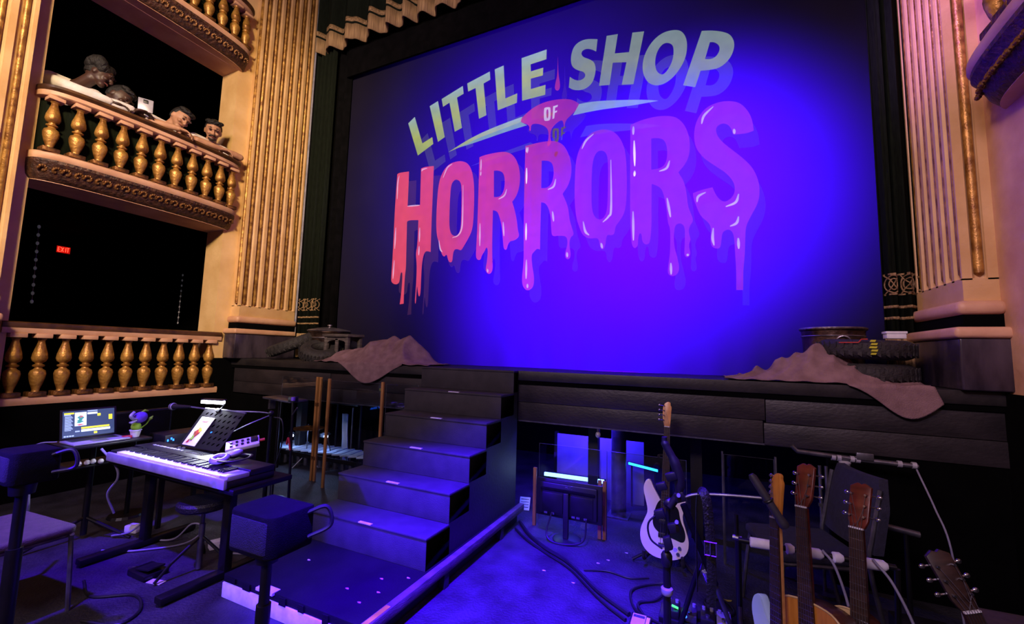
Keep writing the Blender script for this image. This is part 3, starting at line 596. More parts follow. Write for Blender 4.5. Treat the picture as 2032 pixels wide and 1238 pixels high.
P_GREEN = projected('projected_green', [(0.0, '#9fb43c'), (0.45, '#b9c43c'), (0.75, '#a9c088'), (1.0, '#a6c2c0')], 0.9, 0, 1, 'G')
P_GREEN_R = projected('projected_green_pale', [(0.0, '#8aa070'), (0.45, '#98a878'), (1.0, '#8ea49c')], 0.75, 0, 1, 'G')  # duller copy of the green: weaker projection put into the colour
P_RED = projected('projected_red', [(0.0, '#ec4a5c'), (0.3, '#d0386c'), (0.6, '#84226a'), (1.0, '#8a2656')], 1.0, -2.1, 2.3, 'X')  # projection dimming to the right put into the stops
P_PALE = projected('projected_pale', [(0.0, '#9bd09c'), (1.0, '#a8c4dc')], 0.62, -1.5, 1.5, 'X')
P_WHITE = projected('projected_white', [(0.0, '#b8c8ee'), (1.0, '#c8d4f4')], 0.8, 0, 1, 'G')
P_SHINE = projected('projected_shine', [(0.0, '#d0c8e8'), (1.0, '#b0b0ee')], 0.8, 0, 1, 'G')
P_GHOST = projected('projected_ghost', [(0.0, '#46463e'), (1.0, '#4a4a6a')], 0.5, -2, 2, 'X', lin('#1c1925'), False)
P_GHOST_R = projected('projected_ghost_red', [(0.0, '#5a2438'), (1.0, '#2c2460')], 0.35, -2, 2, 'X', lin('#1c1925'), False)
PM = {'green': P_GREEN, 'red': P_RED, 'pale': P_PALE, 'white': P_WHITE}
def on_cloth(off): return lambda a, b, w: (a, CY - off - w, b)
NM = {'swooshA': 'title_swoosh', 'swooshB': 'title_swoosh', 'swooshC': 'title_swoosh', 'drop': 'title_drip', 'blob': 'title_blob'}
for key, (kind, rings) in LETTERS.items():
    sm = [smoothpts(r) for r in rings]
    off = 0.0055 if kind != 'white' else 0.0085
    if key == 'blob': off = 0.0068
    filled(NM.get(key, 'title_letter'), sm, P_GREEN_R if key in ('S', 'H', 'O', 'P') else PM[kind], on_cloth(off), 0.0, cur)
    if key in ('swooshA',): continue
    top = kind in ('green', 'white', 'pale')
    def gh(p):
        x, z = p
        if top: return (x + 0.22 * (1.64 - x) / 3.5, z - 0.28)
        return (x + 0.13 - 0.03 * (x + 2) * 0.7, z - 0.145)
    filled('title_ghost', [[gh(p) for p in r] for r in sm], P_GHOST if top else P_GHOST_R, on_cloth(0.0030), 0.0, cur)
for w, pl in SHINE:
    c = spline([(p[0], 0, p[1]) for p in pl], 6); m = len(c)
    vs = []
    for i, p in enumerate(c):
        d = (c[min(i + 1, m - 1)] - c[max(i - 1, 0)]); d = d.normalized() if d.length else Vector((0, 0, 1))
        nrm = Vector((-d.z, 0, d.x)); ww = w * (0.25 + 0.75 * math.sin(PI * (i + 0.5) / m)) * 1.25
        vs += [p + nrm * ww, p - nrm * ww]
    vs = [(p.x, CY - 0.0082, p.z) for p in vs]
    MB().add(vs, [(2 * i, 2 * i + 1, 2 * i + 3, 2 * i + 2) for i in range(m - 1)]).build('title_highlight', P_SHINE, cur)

# ---------------------------------------------------------------- steps and landing
stp = thing('stair_unit', 'black wooden steps from the pit up to the stage', 'stairs', (-0.5, 0.6, 0.13))
BZ = 0.13
for i in range(6):
    y0 = 0.25 * i
    y1 = EY - 0.003
    z0 = BZ + 0.2 * i; z1 = BZ + 0.2 * (i + 1)
    MB().box(-1.025, 0.0, y0, min(y1, y0 + 0.27) if i < 5 else y1, z0 if i == 0 else z0 - 0.0, z1 - 0.018).build('riser', 'carpet', stp, bevel=0.004)
    MB().box(-1.028, 0.003, y0 - 0.006, y1 if i == 5 else y0 + 0.256, z1 - 0.018, z1).build('tread', 'carpet', stp, bevel=0.006)
    if i < 5:
        tx = -0.50 + 0.006 * i
        MB().box(tx - 0.055, tx + 0.055, y0 - 0.008, y0 + 0.014, z1 - 0.001, z1 + 0.002).add([(tx - 0.055, y0 - 0.0075, z1 - 0.004), (tx + 0.055, y0 - 0.0075, z1 - 0.004), (tx + 0.055, y0 - 0.0075, z1 + 0.002), (tx - 0.055, y0 - 0.0075, z1 + 0.002)], [(0, 1, 2, 3)]).build('tape_strip', 'tape', stp)
for x in (-1.02, -0.008):        # closed sides, stepped
    MB().prism([(0.0, BZ), (0.0, BZ + 0.18)] + [q for i in range(1, 6) for q in ((0.25 * i, BZ + 0.2 * i - 0.02), (0.25 * i, BZ + 0.2 * (i + 1) - 0.02))] + [(EY - 0.005, BZ + 1.18), (EY - 0.005, BZ)], 0, 0.012, lambda a, b, w, x=x: (x + w - 0.004, a + 0.002, b)).build('side_panel', 'black', stp)
ld = thing('landing', 'low black platform at the foot of the steps with taped edge', 'platform', (-0.5, -0.3, 0.0))
MB().box(-1.05, 0.03, -0.565, EY - 0.01, 0.085, BZ).build('top_board', 'landing', ld, bevel=0.004)
MB().box(-1.05, 0.03, -0.572, -0.540, 0.0, 0.085).build('front_board', 'tape', ld, bevel=0.004)
MB().box(-1.04, -1.00, -0.54, EY - 0.02, 0.0, 0.085).build('side_board', 'black', ld)
MB().box(0.0, 0.03, -0.54, EY - 0.02, 0.0, 0.085).build('side_board', 'black', ld)
for a, b, z0 in ((-1.03, -0.93, 0.10), (-0.86, -0.80, 0.09), (-0.70, -0.66, 0.10), (-0.55, -0.50, 0.085), (-0.40, -0.36, 0.09), (-0.22, -0.18, 0.06)):
    MB().box(a, b, -0.576, -0.571, z0, BZ - 0.004).build('dark_patch', 'landing', ld)
MB().box(-0.74, -0.60, -0.580, -0.53, BZ - 0.012, BZ + 0.003).build('edge_tape', 'tape', ld)
# loose rail lying along the landing
rl = thing('kick_rail', 'long dark wooden rail along the right edge of the landing', 'rail', (0.06, 0.4, 0))
MB().box(0.035, 0.085, -0.75, 1.36, 0.09, 0.15).build('rail', 'oldwood', rl, bevel=0.008)
MB().box(0.045, 0.075, -0.75, -0.40, 0.1502, 0.1515).build('yellow_stripe', 'yellow', rl)
for y in (-0.7, 0.1, 0.9): MB().box(0.04, 0.08, y, y + 0.05, 0.0, 0.09).build('support', 'black', rl)
for k, (x, y) in enumerate(((-0.28, -0.35), (-0.10, -0.30), (-0.18, -0.18), (-0.75, -0.22), (-0.12, -0.42), (-0.05, -0.10))):
    a = 0.4 + k
    tag(MB().prism([(0.008 * math.cos(q * 1.05 + a) * (1 + 0.9 * (q % 2)), 0.006 * math.sin(q * 1.05 + a)) for q in range(6)], 0, 0.002, lambda u, v, w, x=x, y=y: (x + u, y + v, BZ + 0.0005 + w)).build('paper_scrap', 'white'), 'tiny pale scrap lying on the landing below the steps', 'scrap', 'scraps on the landing')

# ---------------------------------------------------------------- people leaning on the opera box rail
def capsule(mb, pts, rad, n=12):
    """tapered limb with rounded ends"""
    mb.tube(pts, rad, n); mb.sphere(pts[0], rad[0], n=n, m=8); mb.sphere(pts[-1], rad[-1], n=n, m=8)
    for p, r in zip(pts[1:-1], rad[1:-1]): mb.sphere(p, r, n=n, m=8)
def remesh(o, size):
    md = o.modifiers.new('skin', 'REMESH'); md.mode = 'VOXEL'; md.voxel_size = size; md.use_smooth_shade = True
    sm = o.modifiers.new('relax', 'SMOOTH'); sm.factor = 0.5; sm.iterations = 2
    return o
def hand(mb, wrist, fwd, upv, k=1.0, curl=0.9, side=1):
    """palm, four bent fingers of unequal length and a thumb from the side of the palm"""
    w = Vector(wrist); f = Vector(fwd).normalized(); u = Vector(upv); u = (u - f * u.dot(f)).normalized(); s = f.cross(u) * side
    pc = w + f * 0.045 * k
    mb.sphere(pc, 0.048 * k, 0.040 * k, 0.018 * k, T=Matrix((f, s, u)).transposed())
    for i, L in enumerate((0.036, 0.042, 0.039, 0.030)):
        b = pc + f * 0.036 * k + s * (0.030 - 0.019 * i) * k
        p1 = b + (f * math.cos(curl * 0.4) - u * math.sin(curl * 0.4)) * L * k
        p2 = p1 + (f * math.cos(curl) - u * math.sin(curl)) * L * 0.75 * k
        p3 = p2 + (f * math.cos(curl * 1.5) - u * math.sin(curl * 1.5)) * L * 0.55 * k
        capsule(mb, [b, p1, p2, p3], [0.0095 * k, 0.009 * k, 0.0085 * k, 0.0075 * k], 7)
    b = w + f * 0.02 * k + s * 0.030 * k
    capsule(mb, [b, b + (f * 0.6 + s * 0.6 - u * 0.3) * 0.045 * k, b + (f * 1.1 + s * 0.55 - u * 0.7) * 0.065 * k], [0.012 * k, 0.010 * k, 0.008 * k], 7)
def person(label, head, fwd, tilt, sh_c, sh_w, arms, skin, sleeve, hair_style, beard=False, k=1.15, hips=None):
    """head: centre; fwd: gaze; sh_c: point between the shoulders; sh_w: half shoulder vector; arms: [(side, elbow, wrist, hand dir)]"""
    head = Vector(head); f = Vector(fwd).normalized(); upv = Vector((0, 0, 1)) + Vector(tilt)
    u = (upv - f * upv.dot(f)).normalized(); s = u.cross(f)      # s = person's left
    T = Matrix((f, s, u)).transposed()
    shc = Vector(sh_c); shw = Vector(sh_w); hips = Vector(hips or (shc.x - 0.28, shc.y, 3.42))
    t = thing('person', label, 'person', (hips.x, hips.y, 3.22))
    H = lambda a, b, c: head + T @ Vector((a, b, c)) * k
    body = MB()
    def skull(e):
        x, y, z = e
        if z < 0: x2 = x * (1 - 0.10 * z * z); y2 = y * (1 - 0.34 * z * z)
        else: x2, y2 = x, y
        if x > 0.3: x2 = x2 * (1 - 0.08 * abs(y))
        return Vector((x2, y2, z))
    body.sphere(H(-0.008, 0, 0.012), 0.094 * k, 0.075 * k, 0.112 * k, 24, 16, T, skull)
    body.sphere(H(0.055, 0, -0.078), 0.030 * k, 0.034 * k, 0.026 * k, 12, 8, T)          # chin
    body.sphere(H(0.030, 0, -0.045), 0.052 * k, 0.056 * k, 0.045 * k, 14, 8, T)          # jaw
    body.tube([H(0.083, 0, 0.022), H(0.103, 0, -0.008), H(0.108, 0, -0.024)], [0.009 * k, 0.013 * k, 0.016 * k], 8)   # nose
    body.sphere(H(0.104, 0, -0.026), 0.015 * k, 0.019 * k, 0.012 * k, 8, 6, T)
    for sd in (-1, 1):
        body.sphere(H(0.068, sd * 0.036, -0.018), 0.022 * k, 0.022 * k, 0.018 * k, 8, 6, T)   # cheeks
        body.sphere(H(-0.010, sd * 0.076, -0.005), 0.020 * k, 0.009 * k, 0.031 * k, 10, 8, T) # ears
    body.tube([H(0.088, -0.048, 0.034), H(0.096, 0, 0.036), H(0.088, 0.048, 0.034)], 0.010 * k, 8)   # brow ridge
    nk = head + T @ Vector((-0.025, 0, -0.07)) * k
    capsule(body, [nk, nk.lerp(shc, 0.55), shc], [0.052 * k, 0.054 * k, 0.075 * k])
    ch = shc.lerp(hips, 0.40)
    capsule(body, [shc - shw * 0.72, shc, shc + shw * 0.72], [0.070 * k, 0.085 * k, 0.070 * k])
    body.sphere(ch, 0.115 * k, 0.175 * k, 0.20 * k, 16, 12); body.sphere(hips, 0.115 * k, 0.155 * k, 0.13 * k, 16, 12)
    shirt = MB()
    off = 0.014 * k
    capsule(shirt, [shc - shw * 0.74, shc - Vector((0.01, 0, 0.01)), shc + shw * 0.74], [0.070 * k + off, 0.082 * k + off, 0.070 * k + off])
    shirt.sphere(ch, 0.115 * k + off, 0.175 * k + off, 0.20 * k + off, 16, 12); shirt.sphere(hips, 0.115 * k + off, 0.155 * k + off, 0.13 * k + off, 16, 12)
    for sd, el, wr_, hd in arms:
        a = shc + shw * sd; el = Vector(el); wr_ = Vector(wr_)
        capsule(body, [a, a.lerp(el, 0.5), el], [0.052 * k, 0.046 * k, 0.038 * k])
        capsule(body, [el, el.lerp(wr_, 0.35), wr_], [0.038 * k, 0.040 * k, 0.026 * k])
        hand(body, wr_, hd, (0, 0, 1), k, 0.9, 1 if sd > 0 else -1)
        q = a.lerp(el, 0.62 if sleeve == 'short' else 1.0)
        capsule(shirt, [a, a.lerp(q, 0.5), q], [0.062 * k, 0.057 * k, 0.054 * k if sleeve == 'short' else 0.050 * k])
        if sleeve == 'long': capsule(shirt, [el, el.lerp(wr_, 0.4), el.lerp(wr_, 0.9)], [0.050 * k, 0.050 * k, 0.038 * k])
    b = remesh(body.build('body', skin, t), 0.008)
    remesh(shirt.build('shirt', 'shirt', t), 0.012)
    # hair: cap over the crown and back
    hr = MB()
    def cap(e):
        x, y, z = e
        g = 1.0
        if x > 0.25 and z < 0.50: g = 0.86
        if z < -0.15 and x > -0.25: g = 0.80
        if z < -0.55: g = 0.8
        return Vector((x * g, y * g, z * g))
    hr.sphere(H(-0.018, 0, 0.022), 0.100 * k, 0.084 * k, 0.117 * k, 26, 18, T, cap)
    if hair_style == 'full':
        for q in range(11):
            a = -1.25 + 2.5 * q / 10
            hr.sphere(H(0.050 * math.cos(a) - 0.005, 0.062 * math.sin(a), 0.098 + 0.008 * math.sin(q * 2.1)), 0.036 * k, 0.030 * k, 0.022 * k, 8, 6, T)
    if hair_style == 'big':
        for q in range(16):
            a = 2 * PI * q / 16
            hr.sphere(H(-0.035 + 0.055 * math.cos(a), 0.075 * math.sin(a), 0.07 + 0.02 * math.sin(3 * a)), 0.050 * k, 0.050 * k, 0.060 * k, 8, 6, T)
    hr.build('hair', 'hair', b, smooth=True)
    for sd in (-1, 1):
        MB().sphere(H(0.087, sd * 0.031, 0.016), 0.008 * k, 0.014 * k, 0.007 * k, 10, 6, T).build('eye', 'feature', b, smooth=True)
        MB().tube([H(0.094, sd * 0.014, 0.036), H(0.098, sd * 0.032, 0.043), H(0.086, sd * 0.053, 0.036)], [0.005 * k, 0.006 * k, 0.003 * k], 6).build('eyebrow', 'hair', b, smooth=True)
    MB().tube([H(0.076, -0.026, -0.054), H(0.092, -0.01, -0.051), H(0.094, 0, -0.053), H(0.092, 0.01, -0.051), H(0.076, 0.026, -0.054)], [0.003 * k, 0.006 * k, 0.006 * k, 0.006 * k, 0.003 * k], 6).build('mouth', 'lip', b, smooth=True)
    if beard:
        MB().tube([H(0.075, -0.036, -0.052), H(0.094, -0.016, -0.040), H(0.098, 0, -0.038), H(0.094, 0.016, -0.040), H(0.075, 0.036, -0.052)], [0.005 * k, 0.010 * k, 0.009 * k, 0.010 * k, 0.005 * k], 8).build('moustache', 'hair', b, smooth=True)
        MB().sphere(H(0.052, 0, -0.082), 0.036 * k, 0.040 * k, 0.024 * k, 12, 8, T).build('beard', 'feature', b, smooth=True)
    return t
RT = 3.968
person('person with a moustache in a white T-shirt, arms folded on the box rail', (-4.22, 0.83, 4.275), (0.80, -0.40, -0.40), (0, 0.05, 0), (-4.34, 0.86, 4.10), (0.03, 0.225, -0.025),
       [(-1, (-4.10, 0.60, RT + 0.055), (-4.06, 0.84, RT + 0.05), (0.1, 1, 0)), (1, (-4.09, 1.12, RT + 0.06), (-4.10, 0.92, RT + 0.075), (0.1, -1, 0.05))], 'skin', 'short', 'full', True)
person('dark-haired person in a white T-shirt, one hand hanging over the rail', (-4.22, 0.45, 4.245), (0.82, 0.12, -0.50), (0, 0.25, 0), (-4.36, 0.38, 4.10), (0.02, 0.215, -0.03),
       [(-1, (-4.12, 0.15, RT + 0.055), (-4.02, 0.36, RT + 0.06), (0.75, 0.65, -0.3)), (1, (-4.16, 0.62, RT + 0.05), (-4.10, 0.50, RT + 0.045), (0.3, -1, 0))], 'skin', 'short', 'full')
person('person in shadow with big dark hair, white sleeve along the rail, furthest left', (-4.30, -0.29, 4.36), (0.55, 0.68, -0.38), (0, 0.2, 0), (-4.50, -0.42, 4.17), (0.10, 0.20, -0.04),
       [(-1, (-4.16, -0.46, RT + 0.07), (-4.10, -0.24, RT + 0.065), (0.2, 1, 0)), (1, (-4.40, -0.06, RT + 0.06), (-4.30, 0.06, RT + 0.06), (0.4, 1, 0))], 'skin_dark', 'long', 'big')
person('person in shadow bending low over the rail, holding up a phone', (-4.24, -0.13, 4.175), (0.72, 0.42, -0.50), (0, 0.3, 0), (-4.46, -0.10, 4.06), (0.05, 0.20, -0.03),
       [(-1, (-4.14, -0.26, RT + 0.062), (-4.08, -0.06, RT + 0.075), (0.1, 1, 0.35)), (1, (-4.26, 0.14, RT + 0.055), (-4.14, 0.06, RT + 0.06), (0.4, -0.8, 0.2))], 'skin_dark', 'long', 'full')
ph = thing('phone', 'pale phone held up over the rail of the opera box', 'phone', (-4.05, 0.03, RT + 0.16))
MB().obox((-4.05, 0.03, RT + 0.175), (0.030, 0.058, 0), (-0.003, 0.002, 0.001), (-0.006, 0, 0.075)).build('case', 'silver', ph, bevel=0.004)
MB().obox((-4.041, 0.024, RT + 0.215), (0.010, 0.018, 0), (-0.002, 0.001, 0), (-0.002, 0, 0.018)).build('camera_bump', 'plastic', ph, bevel=0.002)

# ---------------------------------------------------------------- things glimpsed inside the lowest box
ex = thing('exit_sign', 'small red lit exit sign deep inside the lowest box', 'sign', (-7.45, 0.61, 2.83))
MB().box(-7.50, -7.42, 0.525, 0.695, 2.845, 2.965).build('housing', 'black', ex, bevel=0.006)
MB().box(-7.42, -7.412, 0.535, 0.685, 2.855, 2.955).build('face', glow('exit_red_dim', '#c01008', 0.9), ex)
gl = glow('exit_red', '#ff5a40', 1.6)
def strokes(seg, y, z, w, h, X, m, par):
    for a, b, c, d in seg:
        p = Vector((X, y + a * w, z + b * h)); q = Vector((X, y + c * w, z + d * h))
        MB().cyl(p, q, 0.0045, n=6).build('letter_stroke', m, par)
for ch, y in (('E', 0.548), ('X', 0.583), ('I', 0.625), ('T', 0.645)):
    sg = {'E': [(0, 0, 0, 1), (0, 0, 1, 0), (0, .5, .8, .5), (0, 1, 1, 1)], 'X': [(0, 0, 1, 1), (0, 1, 1, 0)], 'I': [(.3, 0, .3, 1)], 'T': [(.5, 0, .5, 1), (0, 1, 1, 1)]}[ch]
    strokes(sg, y, 2.872, 0.026, 0.066, -7.408, gl, ex)
bd = glow('glowing_bead', '#8a8892', 0.10)  # beads given a faint glow of their own in the dark box
for lb, pts, r in (('string of dim pale beads hanging at the left of the lowest box', [(-6, -0.09 + 0.003 * i, 2.92 - 0.105 * i) for i in range(10)], 0.020),
                   ('short string of dim pale beads hanging at the right of the lowest box', [(-6, 1.55, 2.60 - 0.085 * i) for i in range(10)], 0.015)):
    t = thing('bead_string', lb, 'beads', pts[-1])
    MB().tube([pts[0], pts[-1]], 0.003, 6).build('cord', 'cable_grey', t)
    for p in pts: MB().sphere(p, r * 0.7, r * 0.8, r * 1.2, 8, 6).build('bead', bd, t, smooth=True)

# ---------------------------------------------------------------- props on the stage edge
def tyre(label, c, axis, R, r, group=None):
    t = thing('tyre', label, 'tyre', c, group=group)
    MB().torus(c, axis, R - r, r, 40, 14, 0.95).build('casing', 'rubber', t, smooth=True)
    u, w, d = frame(axis); tr = MB(); c = Vector(c)
    for k in range(36):
        a = 2 * PI * k / 36; e = u * math.cos(a) + w * math.sin(a); g = -u * math.sin(a) + w * math.cos(a)
        for sd in (-1, 1):
            tr.obox(c + e * (R - 0.003) + d * r * 0.32 * sd, e * 0.004, g * 0.012 + d * 0.008 * sd, d * r * 0.24)
    o = tr.build('tread_blocks', 'rubber', t); o['kind'] = 'stuff'
    for sd in (-1, 1): MB().torus(c + d * r * 0.72 * sd, axis, R - r * 1.55, 0.012, 36, 6).build('bead_ring', 'rubber', t, smooth=True)
    return t
tyre('dark tyre leaning on another tyre beside the left pedestal', (-3.44, 1.68, 1.555), (-0.24, -0.33, 0.92), 0.37, 0.080)
tyre('grey tyre lying tilted with its hollow showing, beside brown cloth', (-2.86, 1.60, 1.455), (0.30, -0.30, 0.90), 0.26, 0.085)
pot = thing('boiler_pot', 'tapered tin boiler with a domed lid behind the left tyres', 'pot', (-3.03, 1.86, SZ))
pc = (-3.03, 1.86, SZ)
MB().lathe([(0.0, 0.0), (0.17, 0.0), (0.185, 0.02), (0.235, 0.30), (0.25, 0.36), (0.262, 0.372), (0.262, 0.384), (0.24, 0.384), (0.22, 0.33), (0.16, 0.03), (0, 0.025)], pc, 36).build('body', 'copper', pot, smooth=True)
MB().lathe([(0.0, 0.384), (0.272, 0.386), (0.278, 0.396), (0.26, 0.408), (0.15, 0.432), (0.05, 0.445), (0, 0.447)], pc, 36).build('lid', 'tin', pot, smooth=True)
MB().lathe([(0.012, 0.445), (0.012, 0.455), (0.03, 0.465), (0.03, 0.478), (0.0, 0.484)], pc, 16).build('knob', 'tin', pot, smooth=True)
MB().torus((pc[0], pc[1], SZ + 0.30), (0, 0, 1), 0.238, 0.008, 36, 6).build('band', 'tin', pot, smooth=True)
stool = thing('wooden_stool', 'small worn wooden stool with an open frame beside the tin boiler', 'stool', (-2.62, 1.72, SZ))
MB().box(-2.84, -2.40, 1.58, 1.86, 1.64, 1.675).build('seat', 'oldwood', stool, bevel=0.006)
for x in (-2.80, -2.44):
    for y in (1.62, 1.82): MB().box(x - 0.022, x + 0.022, y - 0.022, y + 0.022, SZ, 1.64).build('leg', 'oldwood', stool, bevel=0.004)
for y in (1.62, 1.82):
    MB().prism([(-2.80, 1.64), (-2.44, 1.64), (-2.44, 1.54), (-2.49, 1.585), (-2.56, 1.60), (-2.68, 1.60), (-2.75, 1.585), (-2.80, 1.54)], -0.01, 0.01, lambda a, b, w, y=y: (a, y + w, b)).build('apron', 'oldwood', stool)
MB().box(-2.645, -2.595, 1.61, 1.63, SZ + 0.02, 1.62).build('centre_post', 'oldwood', stool, bevel=0.004)
MB().box(-2.80, -2.44, 1.61, 1.63, SZ + 0.04, SZ + 0.08).build('stretcher', 'oldwood', stool, bevel=0.004)

def bump(x, y, cx, cy, sx, sy): return math.exp(-((x - cx) / sx) ** 2 - ((y - cy) / sy) ** 2)
def drape(name, label, nu, nv, fn, m='rag'):
    o = MB().grid(nu, nv, fn).build(name, m, None, smooth=True, thick=0.006)
    for p in o.data.polygons: p.use_smooth = True
    return tag(o, label, 'cloth')
def left_cloth(u, v):
    # u along the stage, v from the front edge backwards; the first part hangs over the edge
    x = -2.72 + 1.66 * u
    flap = 0.17 * max(0.0, bump(x, 0, -1.82, 0, 0.34, 1) - 0.18) / 0.82 * 1.25
    run = flap + 0.55; d = v * run                     # cloth length from the hem
    h = 0.30 * bump(x, 0, -1.88, 0, 0.33, 1) + 0.20 * bump(x, 0, -1.50, 0, 0.20, 1) + 0.14 * bump(x, 0, -2.36, 0, 0.26, 1)
    h *= min(1.0, max(0.0, (1 - abs(u * 2 - 1) ** 6)))
    if d < flap: y = EY - 0.012 - 0.012 * math.sin(14 * x); z = SZ - (flap - d)
    else:
        q = (d - flap) / 0.55
        y = EY - 0.01 + q * 0.55
        prof = math.sin(min(1.0, q / 0.62) * PI / 2) ** 1.3 if q < 0.62 else math.cos((q - 0.62) / 0.38 * PI / 2 * 0.96)
        z = SZ + 0.010 + h * prof
        z += 0.060 * prof * (0.5 - abs(math.sin(9.5 * x + 3.2 * q + 1.1 * math.sin(4 * x)))) * (0.45 + 0.55 * (1 - q)) * min(1.0, h * 8) + 0.035 * (0.5 - abs(math.sin(17 * x - 4 * q + 2 * math.sin(3 * x)))) * prof * (1 - q) + 0.03 * math.sin(8 * q + 3 * x) * prof * min(1.0, h * 5)
    y += 0.018 * math.sin(11 * x + 3 * v)
    if d >= flap: z = max(z, SZ + 0.008 + 0.012 * (0.5 + 0.5 * math.sin(31 * x + 5 * v)))
    return (x + 0.03 * math.sin(9 * v + 4 * x), y if d >= flap else min(y, EY - 0.006), z)
drape('drop_cloth', 'brown canvas cloth heaped over something beside the left tyres', 120, 70, left_cloth)
def right_cloth(u, v):
    x = 1.74 + 1.20 * u
    flap = 0.20 * max(0.0, bump(x, 0, 2.78, 0, 0.20, 1) - 0.10) / 0.9
    run = flap + 0.36; d = v * run
    h = 0.21 * bump(x, 0, 2.38, 0, 0.17, 1) + 0.13 * bump(x, 0, 2.17, 0, 0.16, 1) + 0.09 * bump(x, 0, 2.6, 0, 0.16, 1) + 0.05 * bump(x, 0, 1.95, 0, 0.15, 1)
    if d < flap: y = EY - 0.015 - 0.012 * math.sin(13 * x); z = SZ - (flap - d)
    else:
        q = (d - flap) / 0.36
        y = EY - 0.01 + q * 0.30
        prof = math.sin(min(1.0, q / 0.7) * PI / 2) ** 1.2 if q < 0.7 else math.cos((q - 0.7) / 0.3 * PI / 2 * 0.97)
        z = SZ + 0.010 + h * prof + 0.038 * prof * (0.5 - abs(math.sin(10 * x - 4 * q + 1.2 * math.sin(6 * x)))) * min(1.0, h * 9 + 0.15) + 0.035 * (0.5 - abs(math.sin(23 * x - 6 * q))) * prof
        z = max(z, SZ + 0.008 + 0.010 * (0.5 + 0.5 * math.sin(37 * x + 6 * v)))
    return (x + 0.02 * math.sin(9 * v + 5 * x), y if d >= flap else min(y, EY - 0.006), z)
drape('drop_cloth', 'brown canvas cloth slipping over the stage edge at the right', 110, 60, right_cloth)

tub = thing('metal_tub', 'round metal tub with a ring handle behind the right brown cloth', 'tub', (2.53, 1.93, SZ))
tc = (2.53, 1.93, SZ)
MB().lathe([(0.0, 0.0), (0.175, 0.0), (0.185, 0.02), (0.205, 0.30), (0.212, 0.40), (0.226, 0.41), (0.226, 0.425), (0.205, 0.425), (0.198, 0.38), (0.175, 0.03), (0, 0.025)], tc, 36).build('body', 'copper', tub, smooth=True)
MB().torus((tc[0], tc[1], SZ + 0.42), (0, 0, 1), 0.218, 0.010, 40, 8).build('rim', 'tin', tub, smooth=True)
MB().torus((tc[0], tc[1], SZ + 0.36), (0, 0, 1), 0.211, 0.006, 40, 6).build('band', 'tin', tub, smooth=True)
MB().torus((tc[0] + 0.02, tc[1] - 0.215, SZ + 0.315), (0.15, 1, 0.25), 0.042, 0.007, 24, 8).build('ring_handle', 'tin', tub, smooth=True)
MB().sphere((tc[0] + 0.02, tc[1] - 0.208, SZ + 0.355), 0.014, 0.01, 0.014, 8, 6).build('lug', 'tin', tub, smooth=True)
ty = tyre('black tyre with red line and yellow marks on its tread, upper of two', (2.66, 1.66, 1.585), (0.02, -0.04, 1), 0.29, 0.075)
MB().tube([(2.66 - 0.2 + 0.016 * i, 1.66 - math.sqrt(0.293 ** 2 - (0.2 - 0.016 * i) ** 2), 1.625 + (0.022 if i > 6 else 0)) for i in range(10)], 0.004, 6).build('red_line', 'orange', ty)
for i in range(5):
    MB().obox((2.63 + 0.006 * (i % 2), 1.66 - 0.292, 1.548 + 0.022 * i), (0.020 - 0.003 * abs(i - 2), 0, 0), (0, 0.004, 0), (0.003, 0, 0.007)).build('yellow_mark', 'yellow', ty)
tyre('black tyre lying flat on the stage, under the marked tyre', (2.68, 1.68, SZ + 0.078), (0, 0, 1), 0.28, 0.077)
wb = thing('white_block', 'small white box lying on the tyre beside the right pedestal', 'box', (2.82, 1.62, 1.66))
MB().box(2.77, 2.88, 1.58, 1.66, 1.662, 1.712).build('carton', 'white', wb, bevel=0.004)
MB().box(2.765, 2.885, 1.575, 1.665, 1.697, 1.714).build('lid', 'white', wb, bevel=0.003)

# ================================================================ the pit: keyboard corner
tb = thing('keyboard_table', 'black table with T-feet carrying the keyboard', 'table', (-1.7, -0.42, 0))
MB().box(-2.44, -0.98, -0.60, -0.20, 0.595, 0.628).build('top', 'metal_black', tb, bevel=0.006)
for x in (-2.21, -1.26):
    MB().box(x - 0.035, x + 0.035, -0.455, -0.405, 0.05, 0.595).build('leg', 'metal_black', tb, bevel=0.006)
    MB().box(x - 0.035, x + 0.035, -0.80, -0.10, 0.012, 0.052).build('foot', 'metal_black', tb, bevel=0.008)
    for y in (-0.78, -0.12): MB().cyl((x, y, 0), (x, y, 0.014), 0.022, n=10).build('rubber_pad', 'plastic', tb)
MB().box(-2.21, -1.26, -0.44, -0.42, 0.50, 0.56).build('cross_bar', 'metal_black', tb)
kb = thing('digital_piano', 'long digital piano with white keys under the bright clip lamp', 'keyboard', (-1.72, -0.46, 0.628))
MB().box(-2.41, -1.03, -0.610, -0.30, 0.630, 0.672).build('case', 'plastic', kb, bevel=0.006)
MB().box(-2.415, -1.025, -0.632, -0.608, 0.628, 0.690).build('front_slip', 'silver', kb, bevel=0.008)
MB().box(-2.41, -2.33, -0.61, -0.47, 0.672, 0.702).build('end_block', 'plastic', kb, bevel=0.006)
MB().box(-1.11, -1.03, -0.61, -0.47, 0.672, 0.702).build('end_block', 'silver', kb, bevel=0.006)
MB().box(-2.41, -1.03, -0.468, -0.30, 0.672, 0.712).build('control_panel', 'plastic', kb, bevel=0.006)
wk = MB(); bk = MB(); x0, kw = -2.325, 1.21 / 52
for i in range(52):
    wk.box(x0 + i * kw + 0.0006, x0 + (i + 1) * kw - 0.0006, -0.606, -0.470, 0.672, 0.697)
    if (i % 7) in (0, 2, 3, 5, 6) and i < 51: bk.box(x0 + (i + 1) * kw - 0.006, x0 + (i + 1) * kw + 0.006, -0.560, -0.470, 0.697, 0.709)
wk.build('white_keys', 'whitekey', kb)['kind'] = 'stuff'
